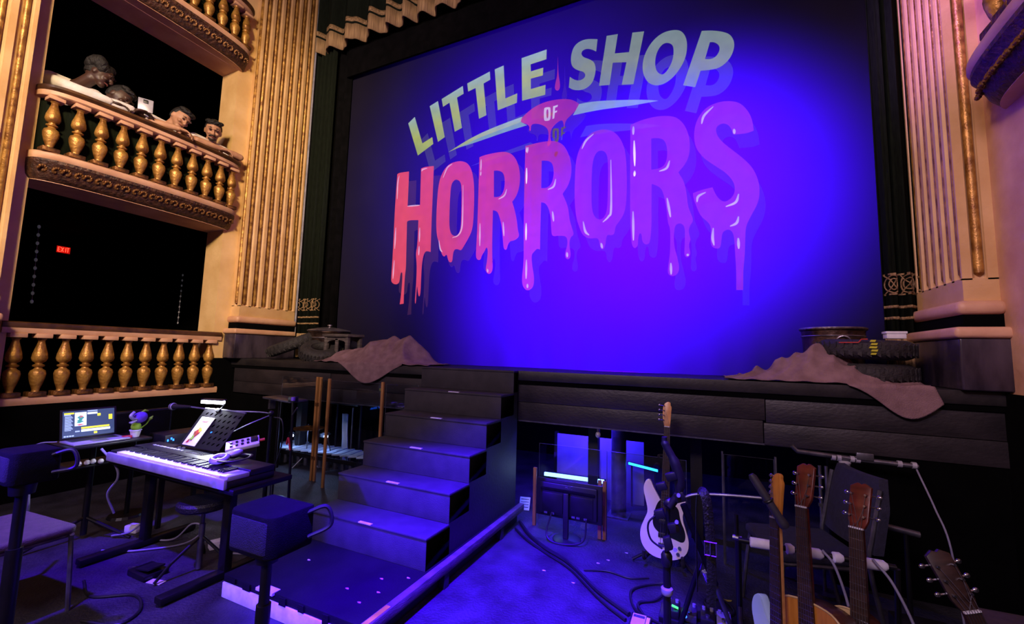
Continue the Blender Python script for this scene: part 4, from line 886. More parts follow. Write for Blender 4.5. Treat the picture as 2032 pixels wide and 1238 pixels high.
bk.build('black_keys', 'plastic', kb)['kind'] = 'stuff'
bl_led = glow('blue_led', '#2a5cff', 6.0)
for i in range(9): MB().box(-2.3 + i * 0.045, -2.275 + i * 0.045, -0.40, -0.385, 0.712, 0.716).build('button', 'silver', kb, bevel=0.001)
for i in range(2): MB().cyl((-2.02 + i * 0.05, -0.36, 0.712), (-2.02 + i * 0.05, -0.36, 0.724), 0.012, n=12).build('knob', 'chrome', kb)
MB().box(-1.85, -1.65, -0.41, -0.34, 0.712, 0.714).build('display', 'pick', kb)

ms = thing('music_desk', 'black perforated music desk standing on the back of the keyboard', 'music stand', (-1.85, -0.30, 0.712))
A0 = Vector((-2.12, -0.315, 0.716)); AU = Vector((1, 0.02, 0)).normalized(); AV = Vector((0.16, 0.17, 0.42)).normalized(); AN = AU.cross(AV)
def desk(u, v, w): return A0 + AU * u + AV * v + AN * w
holes = []
for r in range(6):
    for c in range(8):
        if r < 3 and c < 4: continue
        cu, cv = 0.055 + c * 0.056 + 0.028 * (r % 2) - 0.02, 0.05 + r * 0.045
        if cu > 0.455: continue
        holes.append([(cu + 0.011 * math.cos(a) + 0.007 * math.sin(a), cv + 0.013 * math.sin(a)) for a in [2 * PI * q / 10 for q in range(10)]])
filled('perforated_panel', [[(0, 0), (0.48, 0), (0.48, 0.315), (0, 0.315)]] + holes, 'metal_black', desk, 0.003, ms)
MB().tube([desk(0, 0.315, 0), desk(0.24, 0.32, 0), desk(0.48, 0.315, 0)], 0.006, 8).build('top_rail', 'steel', ms, smooth=True)
MB().obox(desk(0.24, 0.004, 0.018), AU * 0.245, AV * 0.004, AN * 0.020).build('ledge', 'metal_black', ms)
MB().cyl(desk(0.12, 0.30, -0.006), Vector((-1.96, -0.22, 0.63)), 0.006, n=8).build('strut', 'metal_black', ms)
MB().cyl(desk(0.38, 0.30, -0.006), Vector((-1.70, -0.22, 0.63)), 0.006, n=8).build('strut', 'metal_black', ms)
bkl = thing('booklet', 'cream booklet with an orange painted cover on the music desk', 'booklet', desk(0.1, 0.02, 0.01))
MB().add([desk(u, v, w) for w in (0.004, 0.010) for u, v in ((0.045, 0.012), (0.20, 0.012), (0.20, 0.245), (0.045, 0.245))], [(0, 3, 2, 1), (4, 5, 6, 7), (0, 1, 5, 4), (1, 2, 6, 5), (2, 3, 7, 6), (3, 0, 4, 7)]).build('pages', 'paper', bkl)
for k, (cu, cv, ru, rv, m, ph0) in enumerate(((0.115, 0.105, 0.040, 0.060, 'print', 0.3), (0.13, 0.135, 0.030, 0.030, 'yellow', 1.1), (0.105, 0.075, 0.022, 0.030, 'lime', 2.0), (0.12, 0.115, 0.016, 0.030, 'orange', 0.8), (0.085, 0.045, 0.014, 0.024, 'orange', 2.4))):
    MB().prism([(cu + ru * math.cos(a) * (0.75 + 0.3 * math.sin(3 * a + ph0)), cv + rv * math.sin(a) * (0.75 + 0.25 * math.cos(4 * a + ph0))) for a in [2 * PI * q / 22 for q in range(22)]], 0.0102 + 0.0004 * k, 0.0106 + 0.0004 * k, desk).build('cover_print', m, bkl)
for cv, a, b in ((0.226, 0.085, 0.155), (0.212, 0.075, 0.165), (0.205, 0.09, 0.15)):
    MB().obox(desk((a + b) / 2, cv, 0.0104), AU * (b - a) / 2, AV * 0.0022, AN * 0.0003).build('printed_line', 'print', bkl)
lp = thing('clip_lamp', 'bright white clip-on lamp above the music desk', 'lamp', (-1.95, -0.20, 0.99))
lc = Vector((-1.93, -0.20, 1.055))
MB().tube([desk(0.17, 0.315, 0.0), desk(0.17, 0.36, -0.01), lc + Vector((0, 0, -0.015))], 0.005, 8).build('neck', 'metal_black', lp, smooth=True)
MB().obox(lc + Vector((0, 0, 0.010)), (0.125, 0.004, 0.004), (0, 0.022, 0), (0, 0, 0.006)).build('shade', 'metal_black', lp, bevel=0.004)
MB().obox(lc + Vector((0, -0.004, -0.008)), (0.115, 0.004, 0.004), (0, 0.022, 0), (0, 0, 0.012)).build('led_panel', glow('lamp_white', '#eef2ff', 28.0), lp, bevel=0.005)
MB().obox(desk(0.17, 0.312, 0.004), AU * 0.022, AV * 0.014, AN * 0.010).build('clip', 'metal_black', lp, bevel=0.003)
d = bpy.data.lights.new('clip_lamp_light', 'AREA'); d.energy = 9.0; d.color = (0.86, 0.92, 1.0); d.shape = 'RECTANGLE'; d.size = 0.20; d.size_y = 0.04; d.spread = math.radians(150)
o = bpy.data.objects.new('clip_lamp_light', d); COL.objects.link(o); o.location = lc + Vector((0, -0.012, -0.028)); o.rotation_euler = (-0.25, 0, 0)

def mic(parent, tip, tail, m_head='steel', k=1.0):
    tip, tail = Vector(tip), Vector(tail); ax = (tip - tail).normalized()
    MB().sphere(tip - ax * 0.02 * k, 0.030 * k, n=18, m=12).build('mesh_head', m_head, parent, smooth=True)
    MB().lathe([(0.031 * k, -0.004), (0.032 * k, 0.004)], tip - ax * 0.024 * k, 18, ax).build('collar', 'steel', parent, smooth=True)
    L = (tail - tip).length - 0.035 * k
    MB().lathe([(0.0, 0), (0.010 * k, 0), (0.0125 * k, L * 0.2), (0.018 * k, L * 0.85), (0.026 * k, L)], tail, 16, ax).build('handle', 'plastic', parent, smooth=True)
vm = thing('vocal_microphone', 'microphone with a violet-lit round head over the laptop end of the keys', 'microphone', (-2.3, -0.25, 0.98))
mic(vm, (-2.46, -0.22, 0.975), (-2.24, -0.19, 0.985), 'silver')
vs = thing('boom_stand', 'black microphone boom stand behind the keyboard, nearest the perforated desk', 'microphone stand', (-1.74, 0.16, 0))
sx, sy = -1.74, 0.16
MB().cyl((sx, sy, 0.06), (sx, sy, 0.93), 0.011, n=10).build('pole', 'metal_black', vs, smooth=True)
MB().cyl((sx, sy, 0.05), (sx, sy, 0.45), 0.017, n=10).build('lower_tube', 'metal_black', vs, smooth=True)
for a in (0.3, 2.4, 4.5): MB().cyl((sx, sy, 0.12), (sx + 0.30 * math.cos(a), sy + 0.30 * math.sin(a), 0.012), 0.009, n=8).build('leg', 'metal_black', vs)
MB().tube(spline([(sx, sy, 0.93), (sx - 0.06, sy - 0.06, 0.945), (-2.0, -0.10, 0.965), (-2.24, -0.188, 0.984)], 6), 0.007, 8).build('boom_arm', 'steel', vs, smooth=True)
MB().sphere((sx, sy, 0.935), 0.024, n=12, m=8).build('clutch', 'metal_black', vs, smooth=True)
MB().tube(spline([(sx + 0.01, sy + 0.02, 0.90), (sx + 0.10, sy + 0.03, 0.88), (sx + 0.11, sy + 0.04, 0.70), (sx + 0.03, sy + 0.03, 0.40), (sx + 0.05, sy + 0.02, 0.06)], 6), 0.005, 6).build('cable', 'cable', vs, smooth=True)
MB().tube(spline([(-1.88, -0.06, 0.80), (-1.80, 0.02, 0.86), (sx, sy, 0.92)], 6), 0.006, 8).build('gooseneck', 'steel', vs, smooth=True)
v2 = thing('tall_stand', 'slim black stand with a clamp, just left of the acrylic shield', 'microphone stand', (-1.66, 0.33, 0))
MB().cyl((-1.66, 0.33, 0.05), (-1.70, 0.33, 1.03), 0.011, n=10).build('pole', 'metal_black', v2, smooth=True)
for a in (0.9, 3.0, 5.1): MB().cyl((-1.66, 0.33, 0.12), (-1.66 + 0.28 * math.cos(a), 0.33 + 0.24 * math.sin(a), 0.012), 0.009, n=8).build('leg', 'metal_black', v2)
MB().obox((-1.70, 0.33, 1.04), (0.03, 0.01, 0.0), (0, 0.02, 0), (0, 0, 0.025)).build('clamp', 'plastic', v2, bevel=0.004)
MB().box(-1.69, -1.66, 0.30, 0.318, 1.03, 1.06).build('violet_tag', 'purple', v2)
MB().cyl((-1.70, 0.33, 0.90), (-1.58, 0.28, 0.98), 0.006, n=8).build('short_arm', 'steel', v2)
MB().tube(spline([(-1.70, 0.30, 0.66), (-1.66, 0.28, 0.72), (-1.64, 0.29, 0.62)], 5), 0.008, 8).build('red_cable_end', 'red', v2, smooth=True)
sh2 = thing('side_shelf', 'small grey desk flap held out beside the acrylic shield', 'shelf', (-2.2, 0.62, 0))
MB().obox((-2.18, 0.62, 0.985), (0.17, 0.02, -0.012), (0, 0.10, 0), (0, 0, 0.010)).build('flap', 'steel', sh2, bevel=0.003)
MB().obox((-2.34, 0.60, 0.93), (0.012, 0, 0), (0, 0.03, 0), (0, 0, 0.05)).build('bracket', 'steel', sh2)
MB().cyl((-2.26, 0.62, 0.02), (-2.26, 0.62, 0.975), 0.009, n=8).build('post', 'metal_black', sh2)
MB().cyl((-2.26, 0.62, 0.0), (-2.26, 0.62, 0.02), 0.13, 0.12, n=20).build('foot_disc', 'metal_black', sh2)

mx = thing('small_mixer', 'small white mixer with knobs lying tilted beside the music desk', 'mixer', (-1.52, -0.22, 0.63))
MC = Vector((-1.50, -0.22, 0.775)); MU = Vector((0.45, 0.62, 0.14)).normalized(); MV = Vector((-0.62, 0.45, 0.25)); MV = (MV - MU * MV.dot(MU)).normalized(); MN = MU.cross(MV)
MB().obox(MC, MU * 0.105, MV * 0.062, MN * 0.014).build('case', 'white', mx, bevel=0.004)
for i in range(4):
    for j in range(2): MB().cyl(MC + MU * (-0.07 + 0.035 * i) + MV * (-0.03 + 0.045 * j) + MN * 0.014, MC + MU * (-0.07 + 0.035 * i) + MV * (-0.03 + 0.045 * j) + MN * 0.026, 0.009, n=10).build('knob', 'plastic', mx, smooth=True)
MB().obox(MC + MU * 0.075 + MN * 0.022, MU * 0.022, MV * 0.03, MN * 0.010).build('plug', 'plastic', mx, bevel=0.003)
MB().cyl(MC + MU * 0.105, MC + MU * 0.14, 0.011, n=10).build('red_plug', 'orange', mx)
MB().obox(MC - Vector((0, 0, 0.075)), MU * 0.09, Vector((-MU.y, MU.x, 0)) * 0.05, (0, 0, 0.055)).build('wedge', 'metal_black', mx, bevel=0.004)

hp = thing('headphones', 'silver padded headphones lying on the right end of the keyboard', 'headphones', (-1.33, -0.43, 0.712))
for c, ax in (((-1.35, -0.47, 0.742), (0.1, -0.25, 1)), ((-1.37, -0.37, 0.752), (-0.2, -0.15, 1))):
    MB().torus(c, ax, 0.042, 0.018, 26, 10).build('ear_pad', 'silver', hp, smooth=True)
    MB().sphere(Vector(c) - Vector(ax) * 0.012, 0.040, 0.040, 0.020, 16, 8).build('ear_cup', 'plastic', hp, smooth=True)
MB().tube(spline([(-1.33, -0.50, 0.735), (-1.22, -0.50, 0.745), (-1.17, -0.42, 0.750), (-1.22, -0.34, 0.755), (-1.34, -0.34, 0.748)], 7), 0.011, 8, flat=0.5).build('headband', 'plastic', hp, smooth=True)

# laptop corner
lt = thing('laptop_stand', 'black shelf stand under the open laptop', 'stand', (-2.72, -0.58, 0))
MB().box(-2.90, -2.52, -0.80, -0.30, 0.715, 0.735).build('shelf', 'metal_black', lt, bevel=0.004)
MB().box(-2.86, -2.60, -0.78, -0.45, 0.56, 0.575).build('lower_shelf', 'metal_black', lt, bevel=0.004)
MB().cyl((-2.74, -0.58, 0.03), (-2.74, -0.58, 0.715), 0.020, n=12).build('pole', 'metal_black', lt, smooth=True)
for a in (0.5, 2.6, 4.7): MB().cyl((-2.74, -0.58, 0.16), (-2.74 + 0.34 * math.cos(a), -0.58 + 0.34 * math.sin(a), 0.012), 0.012, n=8).build('leg', 'metal_black', lt)
for i in range(4): tag(MB().sphere((-2.62 + 0.01 * i, -0.70 + 0.036 * i + 0.006 * (i % 2), 0.594 + 0.003 * (i % 3)), 0.018, 0.018, 0.019, 12, 8).build('foam_ball', 'white', smooth=True), 'pale foam ball on the lower shelf under the laptop', 'ball', 'foam balls under the laptop')
lap = thing('laptop', 'open laptop with a lit dark screen on its stand', 'laptop', (-2.66, -0.60, 0.735))
MB().box(-2.785, -2.555, -0.765, -0.430, 0.737, 0.750).build('base', 'silver', lap, bevel=0.004)
MB().box(-2.765, -2.665, -0.735, -0.460, 0.750, 0.7515).build('key_field', 'plastic', lap)
MB().box(-2.650, -2.580, -0.645, -0.550, 0.750, 0.7510).build('touch_pad', 'steel', lap)
SO = Vector((-2.785, -0.765, 0.752)); SU = Vector((0, 1, 0)); SV = Vector((-0.22, 0, 0.975)).normalized(); SN = SU.cross(SV)
def scr(u, v, w): return SO + SU * u + SV * v + SN * w
def panel(u0, u1, v0, v1, w0, w1):
    return MB().add([scr(u, v, w) for w in (w0, w1) for u, v in ((u0, v0), (u1, v0), (u1, v1), (u0, v1))], [(0, 3, 2, 1), (4, 5, 6, 7), (0, 1, 5, 4), (1, 2, 6, 5), (2, 3, 7, 6), (3, 0, 4, 7)])
lid = panel(0, 0.335, 0, 0.225, -0.004, 0.004).build('lid', 'plastic', lap, bevel=0.002)
panel(0.014, 0.321, 0.014, 0.212, 0.0042, 0.0046).build('screen', glow('screen_blue_grey', '#33415e', 1.35), lid)
g_y = glow('screen_yellow', '#d8cf3a', 1.50); g_w = glow('screen_white', '#cfe0f2', 1.35); g_g = glow('screen_grey', '#9fb4d4', 1.20); g_r = glow('screen_red', '#c8505c', 1.35); g_t = glow('screen_teal', '#3f8f86', 1.20)
for u0, u1, v0, v1, m in ((0.022, 0.078, 0.188, 0.200, g_y), (0.022, 0.060, 0.178, 0.187, g_g), (0.082, 0.150, 0.095, 0.198, g_w), (0.155, 0.215, 0.200, 0.208, g_g), (0.155, 0.215, 0.178, 0.193, g_w), (0.215, 0.235, 0.160, 0.180, g_y),
                          (0.120, 0.290, 0.070, 0.084, g_y), (0.120, 0.295, 0.048, 0.066, g_w), (0.285, 0.308, 0.125, 0.165, g_y), (0.195, 0.215, 0.026, 0.042, g_y), (0.085, 0.112, 0.050, 0.060, g_g)):
    panel(u0, u1, v0, v1, 0.0047, 0.0049).build('screen_item', m, lid)
for i in range(12): panel(0.026, 0.062 + 0.010 * ((i * 5) % 3) / 2, 0.066 + 0.0092 * i, 0.0715 + 0.0092 * i, 0.0047, 0.0049).build('screen_text_line', g_g, lid)
for i in range(4): panel(0.022 + 0.015 * i, 0.034 + 0.015 * i, 0.020, 0.030, 0.0047, 0.0049).build('screen_item', g_g, lid)
for cu, cv, ru, rv, m, ph0 in ((0.116, 0.152, 0.022, 0.026, g_t, 0.4), (0.120, 0.165, 0.014, 0.010, g_r, 1.0), (0.112, 0.128, 0.024, 0.014, g_t, 2.0), (0.116, 0.104, 0.030, 0.006, g_r, 0.0)):
    MB().prism([(cu + ru * math.cos(a) * (0.7 + 0.3 * math.sin(5 * a + ph0)), cv + rv * math.sin(a) * (0.8 + 0.2 * math.cos(3 * a))) for a in [2 * PI * q / 20 for q in range(20)]], 0.0050, 0.0052, scr).build('screen_picture', m, lid)
MB().tube(spline([(-2.80, -0.77, 0.745), (-2.84, -0.86, 0.74), (-2.80, -0.98, 0.66), (-2.75, -0.95, 0.40)], 6), 0.005, 6).build('charger_cable', 'cable_grey', lap, smooth=True)
fl = thing('toy_flower', 'purple felt flower with lime leaves in a small white pot', 'toy flower', (-2.62, -0.375, 0.737))
fx, fy, fz = -2.62, -0.375, 0.737
MB().lathe([(0, 0), (0.026, 0), (0.036, 0.048), (0.040, 0.050), (0.040, 0.058), (0.033, 0.058), (0.030, 0.048), (0, 0.046)], (fx, fy, fz), 20).build('pot', 'white', fl, smooth=True)
MB().box(fx - 0.01, fx + 0.03, fy - 0.085, fy - 0.030, fz, fz + 0.020).build('red_base', 'red', fl, bevel=0.003)
MB().sphere((fx, fy, fz + 0.082), 0.032, 0.034, 0.034, 14, 10).build('sepal', 'lime', fl, smooth=True)
MB().sphere((fx + 0.004, fy + 0.020, fz + 0.152), 0.040, 0.050, 0.044, 18, 12, Matrix.Rotation(0.35, 3, 'X')).build('bloom', 'purple', fl, smooth=True)
MB().tube(spline([(fx + 0.02, fy - 0.030, fz + 0.20), (fx + 0.03, fy - 0.055, fz + 0.175), (fx + 0.03, fy - 0.040, fz + 0.150), (fx + 0.025, fy - 0.012, fz + 0.142)], 5), [0.012] * 16, 8).build('upper_lip', 'silver', fl, smooth=True)
MB().tube([(fx + 0.025, fy - 0.015, fz + 0.135), (fx + 0.03, fy - 0.048, fz + 0.118), (fx + 0.03, fy - 0.060, fz + 0.124)], [0.013, 0.012, 0.006], 8).build('lower_lip', 'silver', fl, smooth=True)
MB().tube(spline([(fx, fy + 0.025, fz + 0.06), (fx, fy + 0.065, fz + 0.09), (fx + 0.01, fy + 0.085, fz + 0.13), (fx + 0.01, fy + 0.105, fz + 0.155)], 4), [0.005] * 8 + [0.010, 0.014, 0.010, 0.005, 0.003], 8).build('leaf_arm', 'lime', fl, smooth=True)
MB().tube([(fx, fy + 0.02, fz + 0.19), (fx, fy + 0.05, fz + 0.205), (fx, fy + 0.075, fz + 0.198)], [0.004, 0.010, 0.003], 8).build('top_leaf', 'lime', fl, smooth=True)
dm = thing('dark_monitor', 'switched-off dark monitor behind the toy flower', 'monitor', (-2.98, -0.20, 0))
MB().box(-3.02, -2.985, -0.45, 0.06, 0.66, 0.90).build('bezel', 'plastic', dm, bevel=0.004)
MB().box(-2.985, -2.982, -0.435, 0.045, 0.675, 0.885).build('screen', 'pick', dm)
MB().cyl((-3.01, -0.20, 0.02), (-3.01, -0.20, 0.66), 0.018, n=10).build('post', 'metal_black', dm)
MB().cyl((-3.01, -0.20, 0), (-3.01, -0.20, 0.02), 0.13, 0.12, n=20).build('foot', 'metal_black', dm)
rk = thing('audio_rack', 'black audio unit with a row of blue lights behind the keyboard', 'rack unit', (-2.55, -0.06, 0))
MB().box(-2.70, -2.46, -0.24, 0.16, 0.55, 0.74).build('case', 'plastic', rk, bevel=0.004)
for x in (-2.68, -2.48):
    for y in (-0.22, 0.14): MB().box(x - 0.015, x + 0.015, y - 0.015, y + 0.015, 0, 0.55).build('leg', 'metal_black', rk)
bled = glow('blue_led_row', '#2468ff', 5.0)
for i, y in enumerate((-0.225, -0.20, -0.185, -0.09, -0.035, -0.015, 0.02, 0.035, 0.05, 0.07, 0.09, 0.11, 0.13)):
    MB().box(-2.459, -2.456, y, y + (0.010 if i < 6 else 0.014), 0.690 + 0.012 * (i % 2), 0.706 + 0.012 * (i % 2)).build('light', bled, rk)

# stool tube, plugs and cables under the keyboard
kst = thing('drum_throne', 'violet-lit chrome stool post standing under the keyboard', 'stool', (-1.50, -0.45, 0))
MB().cyl((-1.50, -0.45, 0.01), (-1.50, -0.45, 0.30), 0.018, n=12).build('lower_tube', 'steel', kst, smooth=True)
MB().cyl((-1.50, -0.45, 0.30), (-1.50, -0.45, 0.40), 0.012, n=12).build('upper_tube', 'steel', kst, smooth=True)
MB().lathe([(0, 0.40), (0.14, 0.40), (0.155, 0.415), (0.155, 0.44), (0.14, 0.455), (0, 0.46)], (-1.50, -0.45, 0), 24).build('seat', 'leather', kst, smooth=True)
for a in (0.4, 2.5, 4.6): MB().tube([(-1.50, -0.45, 0.22), (-1.50 + 0.16 * math.cos(a), -0.45 + 0.16 * math.sin(a), 0.10), (-1.50 + 0.24 * math.cos(a), -0.45 + 0.24 * math.sin(a), 0.012)], 0.010, 8).build('leg', 'metal_black', kst)
for lb, x, y, rz in (('white plug adaptor on the floor under the laptop end', -2.56, -0.34, 0.3), ('white power brick on the floor behind the stool post', -1.72, -0.20, 1.2)):
    t = thing('power_adaptor', lb, 'adaptor', (x, y, 0), rz)
    MB().box(-0.055, 0.055, -0.035, 0.035, 0, 0.055).build('body', 'white', t, bevel=0.008, local=True)
    MB().cyl((0.055, 0, 0.028), (0.085, 0, 0.02), 0.006, n=8).build('cord_end', 'white', t, local=True)
def cable(label, pts, r, m, n=8):
    return tag(MB().tube(spline(pts, n), r, 7).build('cable', m, smooth=True), label, 'cable')
cable('pale cable hanging in a curve from the laptop shelf', [(-2.52, -0.62, 0.70), (-2.44, -0.56, 0.58), (-2.43, -0.54, 0.48), (-2.50, -0.56, 0.36), (-2.52, -0.50, 0.2)], 0.008, 'cable_grey')
cable('violet-lit cable looping behind the left table leg', [(-2.36, -0.30, 0.60), (-2.46, -0.30, 0.45), (-2.38, -0.32, 0.30), (-2.34, -0.36, 0.18), (-2.42, -0.42, 0.06), (-2.56, -0.48, 0.02)], 0.007, 'cable_grey')
cable('pale cable lying in a double bend on the floor under the keys', [(-2.30, -0.40, 0.02), (-2.10, -0.30, 0.02), (-2.02, -0.22, 0.12), (-1.90, -0.20, 0.10), (-1.95, -0.30, 0.02), (-2.15, -0.52, 0.012), (-2.35, -0.62, 0.012)], 0.006, 'cable_grey')
cable('thin pale cable from the power brick to the right table foot', [(-1.70, -0.20, 0.03), (-1.58, -0.24, 0.012), (-1.42, -0.18, 0.010), (-1.20, -0.10, 0.012)], 0.006, 'cable_grey')
cable('black cable in wide loops on the floor in front of the table', [(-1.95, -0.86, 0.008), (-1.70, -0.92, 0.008), (-1.50, -0.80, 0.008), (-1.30, -0.86, 0.008), (-1.25, -0.98, 0.008), (-1.45, -1.05, 0.008)], 0.008, 'cable')
cable('pale cable drooping from the audio unit lights', [(-2.45, -0.02, 0.68), (-2.44, -0.06, 0.62), (-2.44, -0.08, 0.50)], 0.005, 'cable_grey')
bg = thing('foot_pedal', 'dark low foot pedal on the floor in front of the keyboard table', 'pedal', (-1.72, -0.62, 0))
MB().box(-1.82, -1.62, -0.70, -0.56, 0, 0.035).build('base', 'metal_black', bg, bevel=0.006)
MB().obox((-1.70, -0.63, 0.050), (0.07, 0, 0.012), (0, 0.05, 0), (0, 0, 0.006)).build('pedal', 'plastic', bg, bevel=0.003)
MB().cyl((-1.84, -0.64, 0.02), (-1.89, -0.66, 0.012), 0.008, n=8).build('jack', 'chrome', bg)
tag(MB().obox((-1.56, -0.66, 0.004), (0.05, 0.012, 0), (-0.006, 0.022, 0), (0, 0, 0.002)).build('paper_slip', 'tape'), 'small white slip of paper on the floor beside the foot pedal', 'paper')

# pole speakers in the foreground
def pole_speaker(label, cx, cy, z0, w, dp, h, px, py, rz=0.0):
    t = thing('pole_speaker', label, 'speaker', (px, py, 0))
    R = 0.05
    def rr(x0, x1, y0, y1, r):
        out = []
        for ox, oy, a0, rad in ((x1 - r * .3, y1 - r * .3, 0, r * .3), (x0 + r * .3, y1 - r * .3, PI / 2, r * .3), (x0 + r, y0 + r, PI, r), (x1 - r, y0 + r, 1.5 * PI, r)):
            out += [(ox + rad * math.cos(a0 + PI / 2 * q / 5), oy + rad * math.sin(a0 + PI / 2 * q / 5)) for q in range(6)]
        return out
    c, s = math.cos(rz), math.sin(rz)
    MB().prism(rr(-w / 2, w / 2, -dp / 2, dp / 2, R), z0, z0 + h, lambda a, b, z: (cx + a * c - b * s, cy + a * s + b * c, z)).build('cabinet', 'speaker', t, bevel=0.010)
    MB().prism(rr(-w / 2 + 0.02, w / 2 - 0.02, -dp / 2 - 0.004, -dp / 2 + 0.05, R * 0.6), z0 + 0.02, z0 + h - 0.02, lambda a, b, z: (cx + a * c - b * s, cy + a * s + b * c, z)).build('grille', 'foam', t, bevel=0.006)
    MB().cyl((px, py, 0.05), (px, py, z0 * 0.62), 0.030, 0.030, n=14).build('lower_pole', 'metal_black', t, smooth=True)
    MB().cyl((px, py, z0 * 0.6), (px, py, z0 - 0.02), 0.022, n=14).build('upper_pole', 'metal_black', t, smooth=True)
    MB().cyl((px, py, z0 - 0.05), (px, py, z0), 0.045, 0.05, n=16).build('mount', 'metal_black', t, smooth=True)
    MB().cyl((px, py, 0), (px, py, 0.03), 0.17, 0.16, n=24).build('base_disc', 'metal_black', t, smooth=True)
    MB().tube(spline([(cx + w / 2 - 0.01, cy + dp / 2 - 0.04, z0 + h - 0.03), (cx + w / 2 + 0.05, cy + dp / 2 + 0.02, z0 + h - 0.01), (cx + w / 2 + 0.07, cy + dp / 2 + 0.03, z0 + h - 0.09), (cx + w / 2, cy + dp / 2 - 0.03, z0 + 0.04)], 7), 0.009, 8).build('cable_loop', 'cable', t, smooth=True)
    return t
pole_speaker('compact black speaker on a pole at the left of the landing', -0.19, -0.93, 0.60, 0.29, 0.22, 0.175, -0.17, -0.95)
pole_speaker('compact black speaker on a pole in front of the brown seat, far left', -1.495, -1.32, 0.795, 0.22, 0.18, 0.155, -1.44, -1.34)

def chair(label, loc, rz, seat_m, back_m, frame_m, back=True, sw=0.46, sd=0.46, zs=0.45):
    """orchestra chair; local: seat centre above origin, back on the +x side"""
    t = thing('orchestra_chair', label, 'chair', loc, rz)
    MB().prism([(-sd / 2, -sw / 2 + .03), (-sd / 2 + .03, -sw / 2), (sd / 2, -sw / 2 + .02), (sd / 2, sw / 2 - .02), (-sd / 2 + .03, sw / 2), (-sd / 2, sw / 2 - .03)], zs - 0.045, zs, lambda a, b, w: (a, b, w)).build('seat', seat_m, t, bevel=0.016, seg=3, local=True)
    for sy_ in (-1, 1):
        y = sy_ * (sw / 2 - 0.02)
        MB().tube(spline([(-sd / 2 - 0.02, y, 0.0), (-sd / 2 + 0.03, y, zs - 0.09), (-sd / 2 + 0.07, y, zs - 0.055), (sd / 2 - 0.05, y, zs - 0.055)], 6), 0.012, 8).build('front_leg', frame_m, t, smooth=True, local=True)
        MB().tube(spline([(sd / 2 + 0.08, y, 0.0), (sd / 2, y, zs - 0.05), (sd / 2 + 0.02, y, zs + 0.12), (sd / 2 + 0.07, y, zs + 0.36)], 6), 0.012, 8).build('rear_leg', frame_m, t, smooth=True, local=True)
    MB().cyl((-sd / 2 + 0.05, -sw / 2 + .02, zs - 0.06), (-sd / 2 + 0.05, sw / 2 - .02, zs - 0.06), 0.011, n=8).build('front_rail', frame_m, t, local=True)
    if back:
        n = 14; rings = []
        def bp(u, v, o): return (sd / 2 + 0.035 + 0.07 * v + o - 0.03 * (1 - (2 * u - 1) ** 2), (u - 0.5) * sw * (0.98 - 0.25 * max(0, v - 0.6) * 2) , zs + 0.03 + 0.38 * v)
        g = MB(); g.grid(n, n, lambda u, v: bp(u, v, -0.02)); g.grid(n, n, lambda u, v: bp(u, v, 0.025))
        ed = [(i, 0) for i in range(n + 1)] + [(n, j) for j in range(1, n + 1)] + [(i, n) for i in range(n - 1, -1, -1)] + [(0, j) for j in range(n - 1, 0, -1)]
        k = len(ed); g.add([bp(i / n, j / n, o) for o in (-0.02, 0.025) for i, j in ed], [(q, (q + 1) % k, k + (q + 1) % k, k + q) for q in range(k)])
        g.build('backrest', back_m, t, smooth=True, local=True)
    return t
chair('chair with a flat brown seat at the far left, below the laptop', (-1.94, -1.28, 0), PI + 0.05, 'seat', 'speaker', 'steel', False, 0.50, 0.56)
chair('chair with navy seat and back standing behind the guitar rack', (2.08, 0.78, 0), 0.30, 'navy', 'navy', 'steel')
chair('chair seat in brown fabric cut off by the bottom right corner', (2.87, 0.11, 0), 0.1, 'seat', 'seat', 'steel', False, 0.50, 0.52)

# ================================================================ acrylic shield left of the steps
def shield(label, posts, z0, z1, gap_post=True):
    t = thing('acrylic_shield', label, 'screen', posts[0][:2] + (0,))
    for (xa, ya), (xb, yb) in zip(posts[:-1], posts[1:]):
        a = Vector((xa, ya, 0)); b = Vector((xb, yb, 0)); dd = (b - a).normalized(); nn = Vector((-dd.y, dd.x, 0)) * 0.003
        a2 = a + dd * 0.012; b2 = b - dd * 0.012; up_ = Vector((0, 0, 1))
        MB().add([a2 - nn + up_ * z0, b2 - nn + up_ * z0, b2 + nn + up_ * z0, a2 + nn + up_ * z0, a2 - nn + up_ * z1, b2 - nn + up_ * z1, b2 + nn + up_ * z1, a2 + nn + up_ * z1],
                 [(0, 3, 2, 1), (4, 5, 6, 7), (0, 1, 5, 4), (1, 2, 6, 5), (2, 3, 7, 6), (3, 0, 4, 7)]).build('pane', 'plexi', t)
        MB().tube([a2 + up_ * z0, a2 + up_ * z1, b2 + up_ * z1, b2 + up_ * z0], 0.0028, 5).build('pane_edge', 'steel', t)
    return t
sd1 = shield('folding clear acrylic shield with wooden battens left of the steps', [(-3.15, 1.30), (-2.48, 1.28), (-2.20, 1.16), (-1.42, 1.18), (-1.08, 1.30)], 0.0, 1.14)
for x, y, zb in ((-2.50, 1.27, 0.0), (-2.45, 1.27, 0.0), (-2.18, 1.15, 0.0), (-1.44, 1.165, 0.0)):
    MB().box(x - 0.014, x + 0.014, y - 0.014, y + 0.010, zb, 1.16).build('batten', 'pine', sd1, bevel=0.002)
for z in (0.25, 0.85):
    MB().obox((-2.475, 1.255, z), (0.03, 0, 0), (0, 0.003, 0), (0, 0, 0.02)).build('hinge', 'gold_dark', sd1)
sd2 = shield('row of clear acrylic panes under the stage edge right of the steps', [(0.22, 1.33), (0.79, 1.33)], 0.0, 0.70)
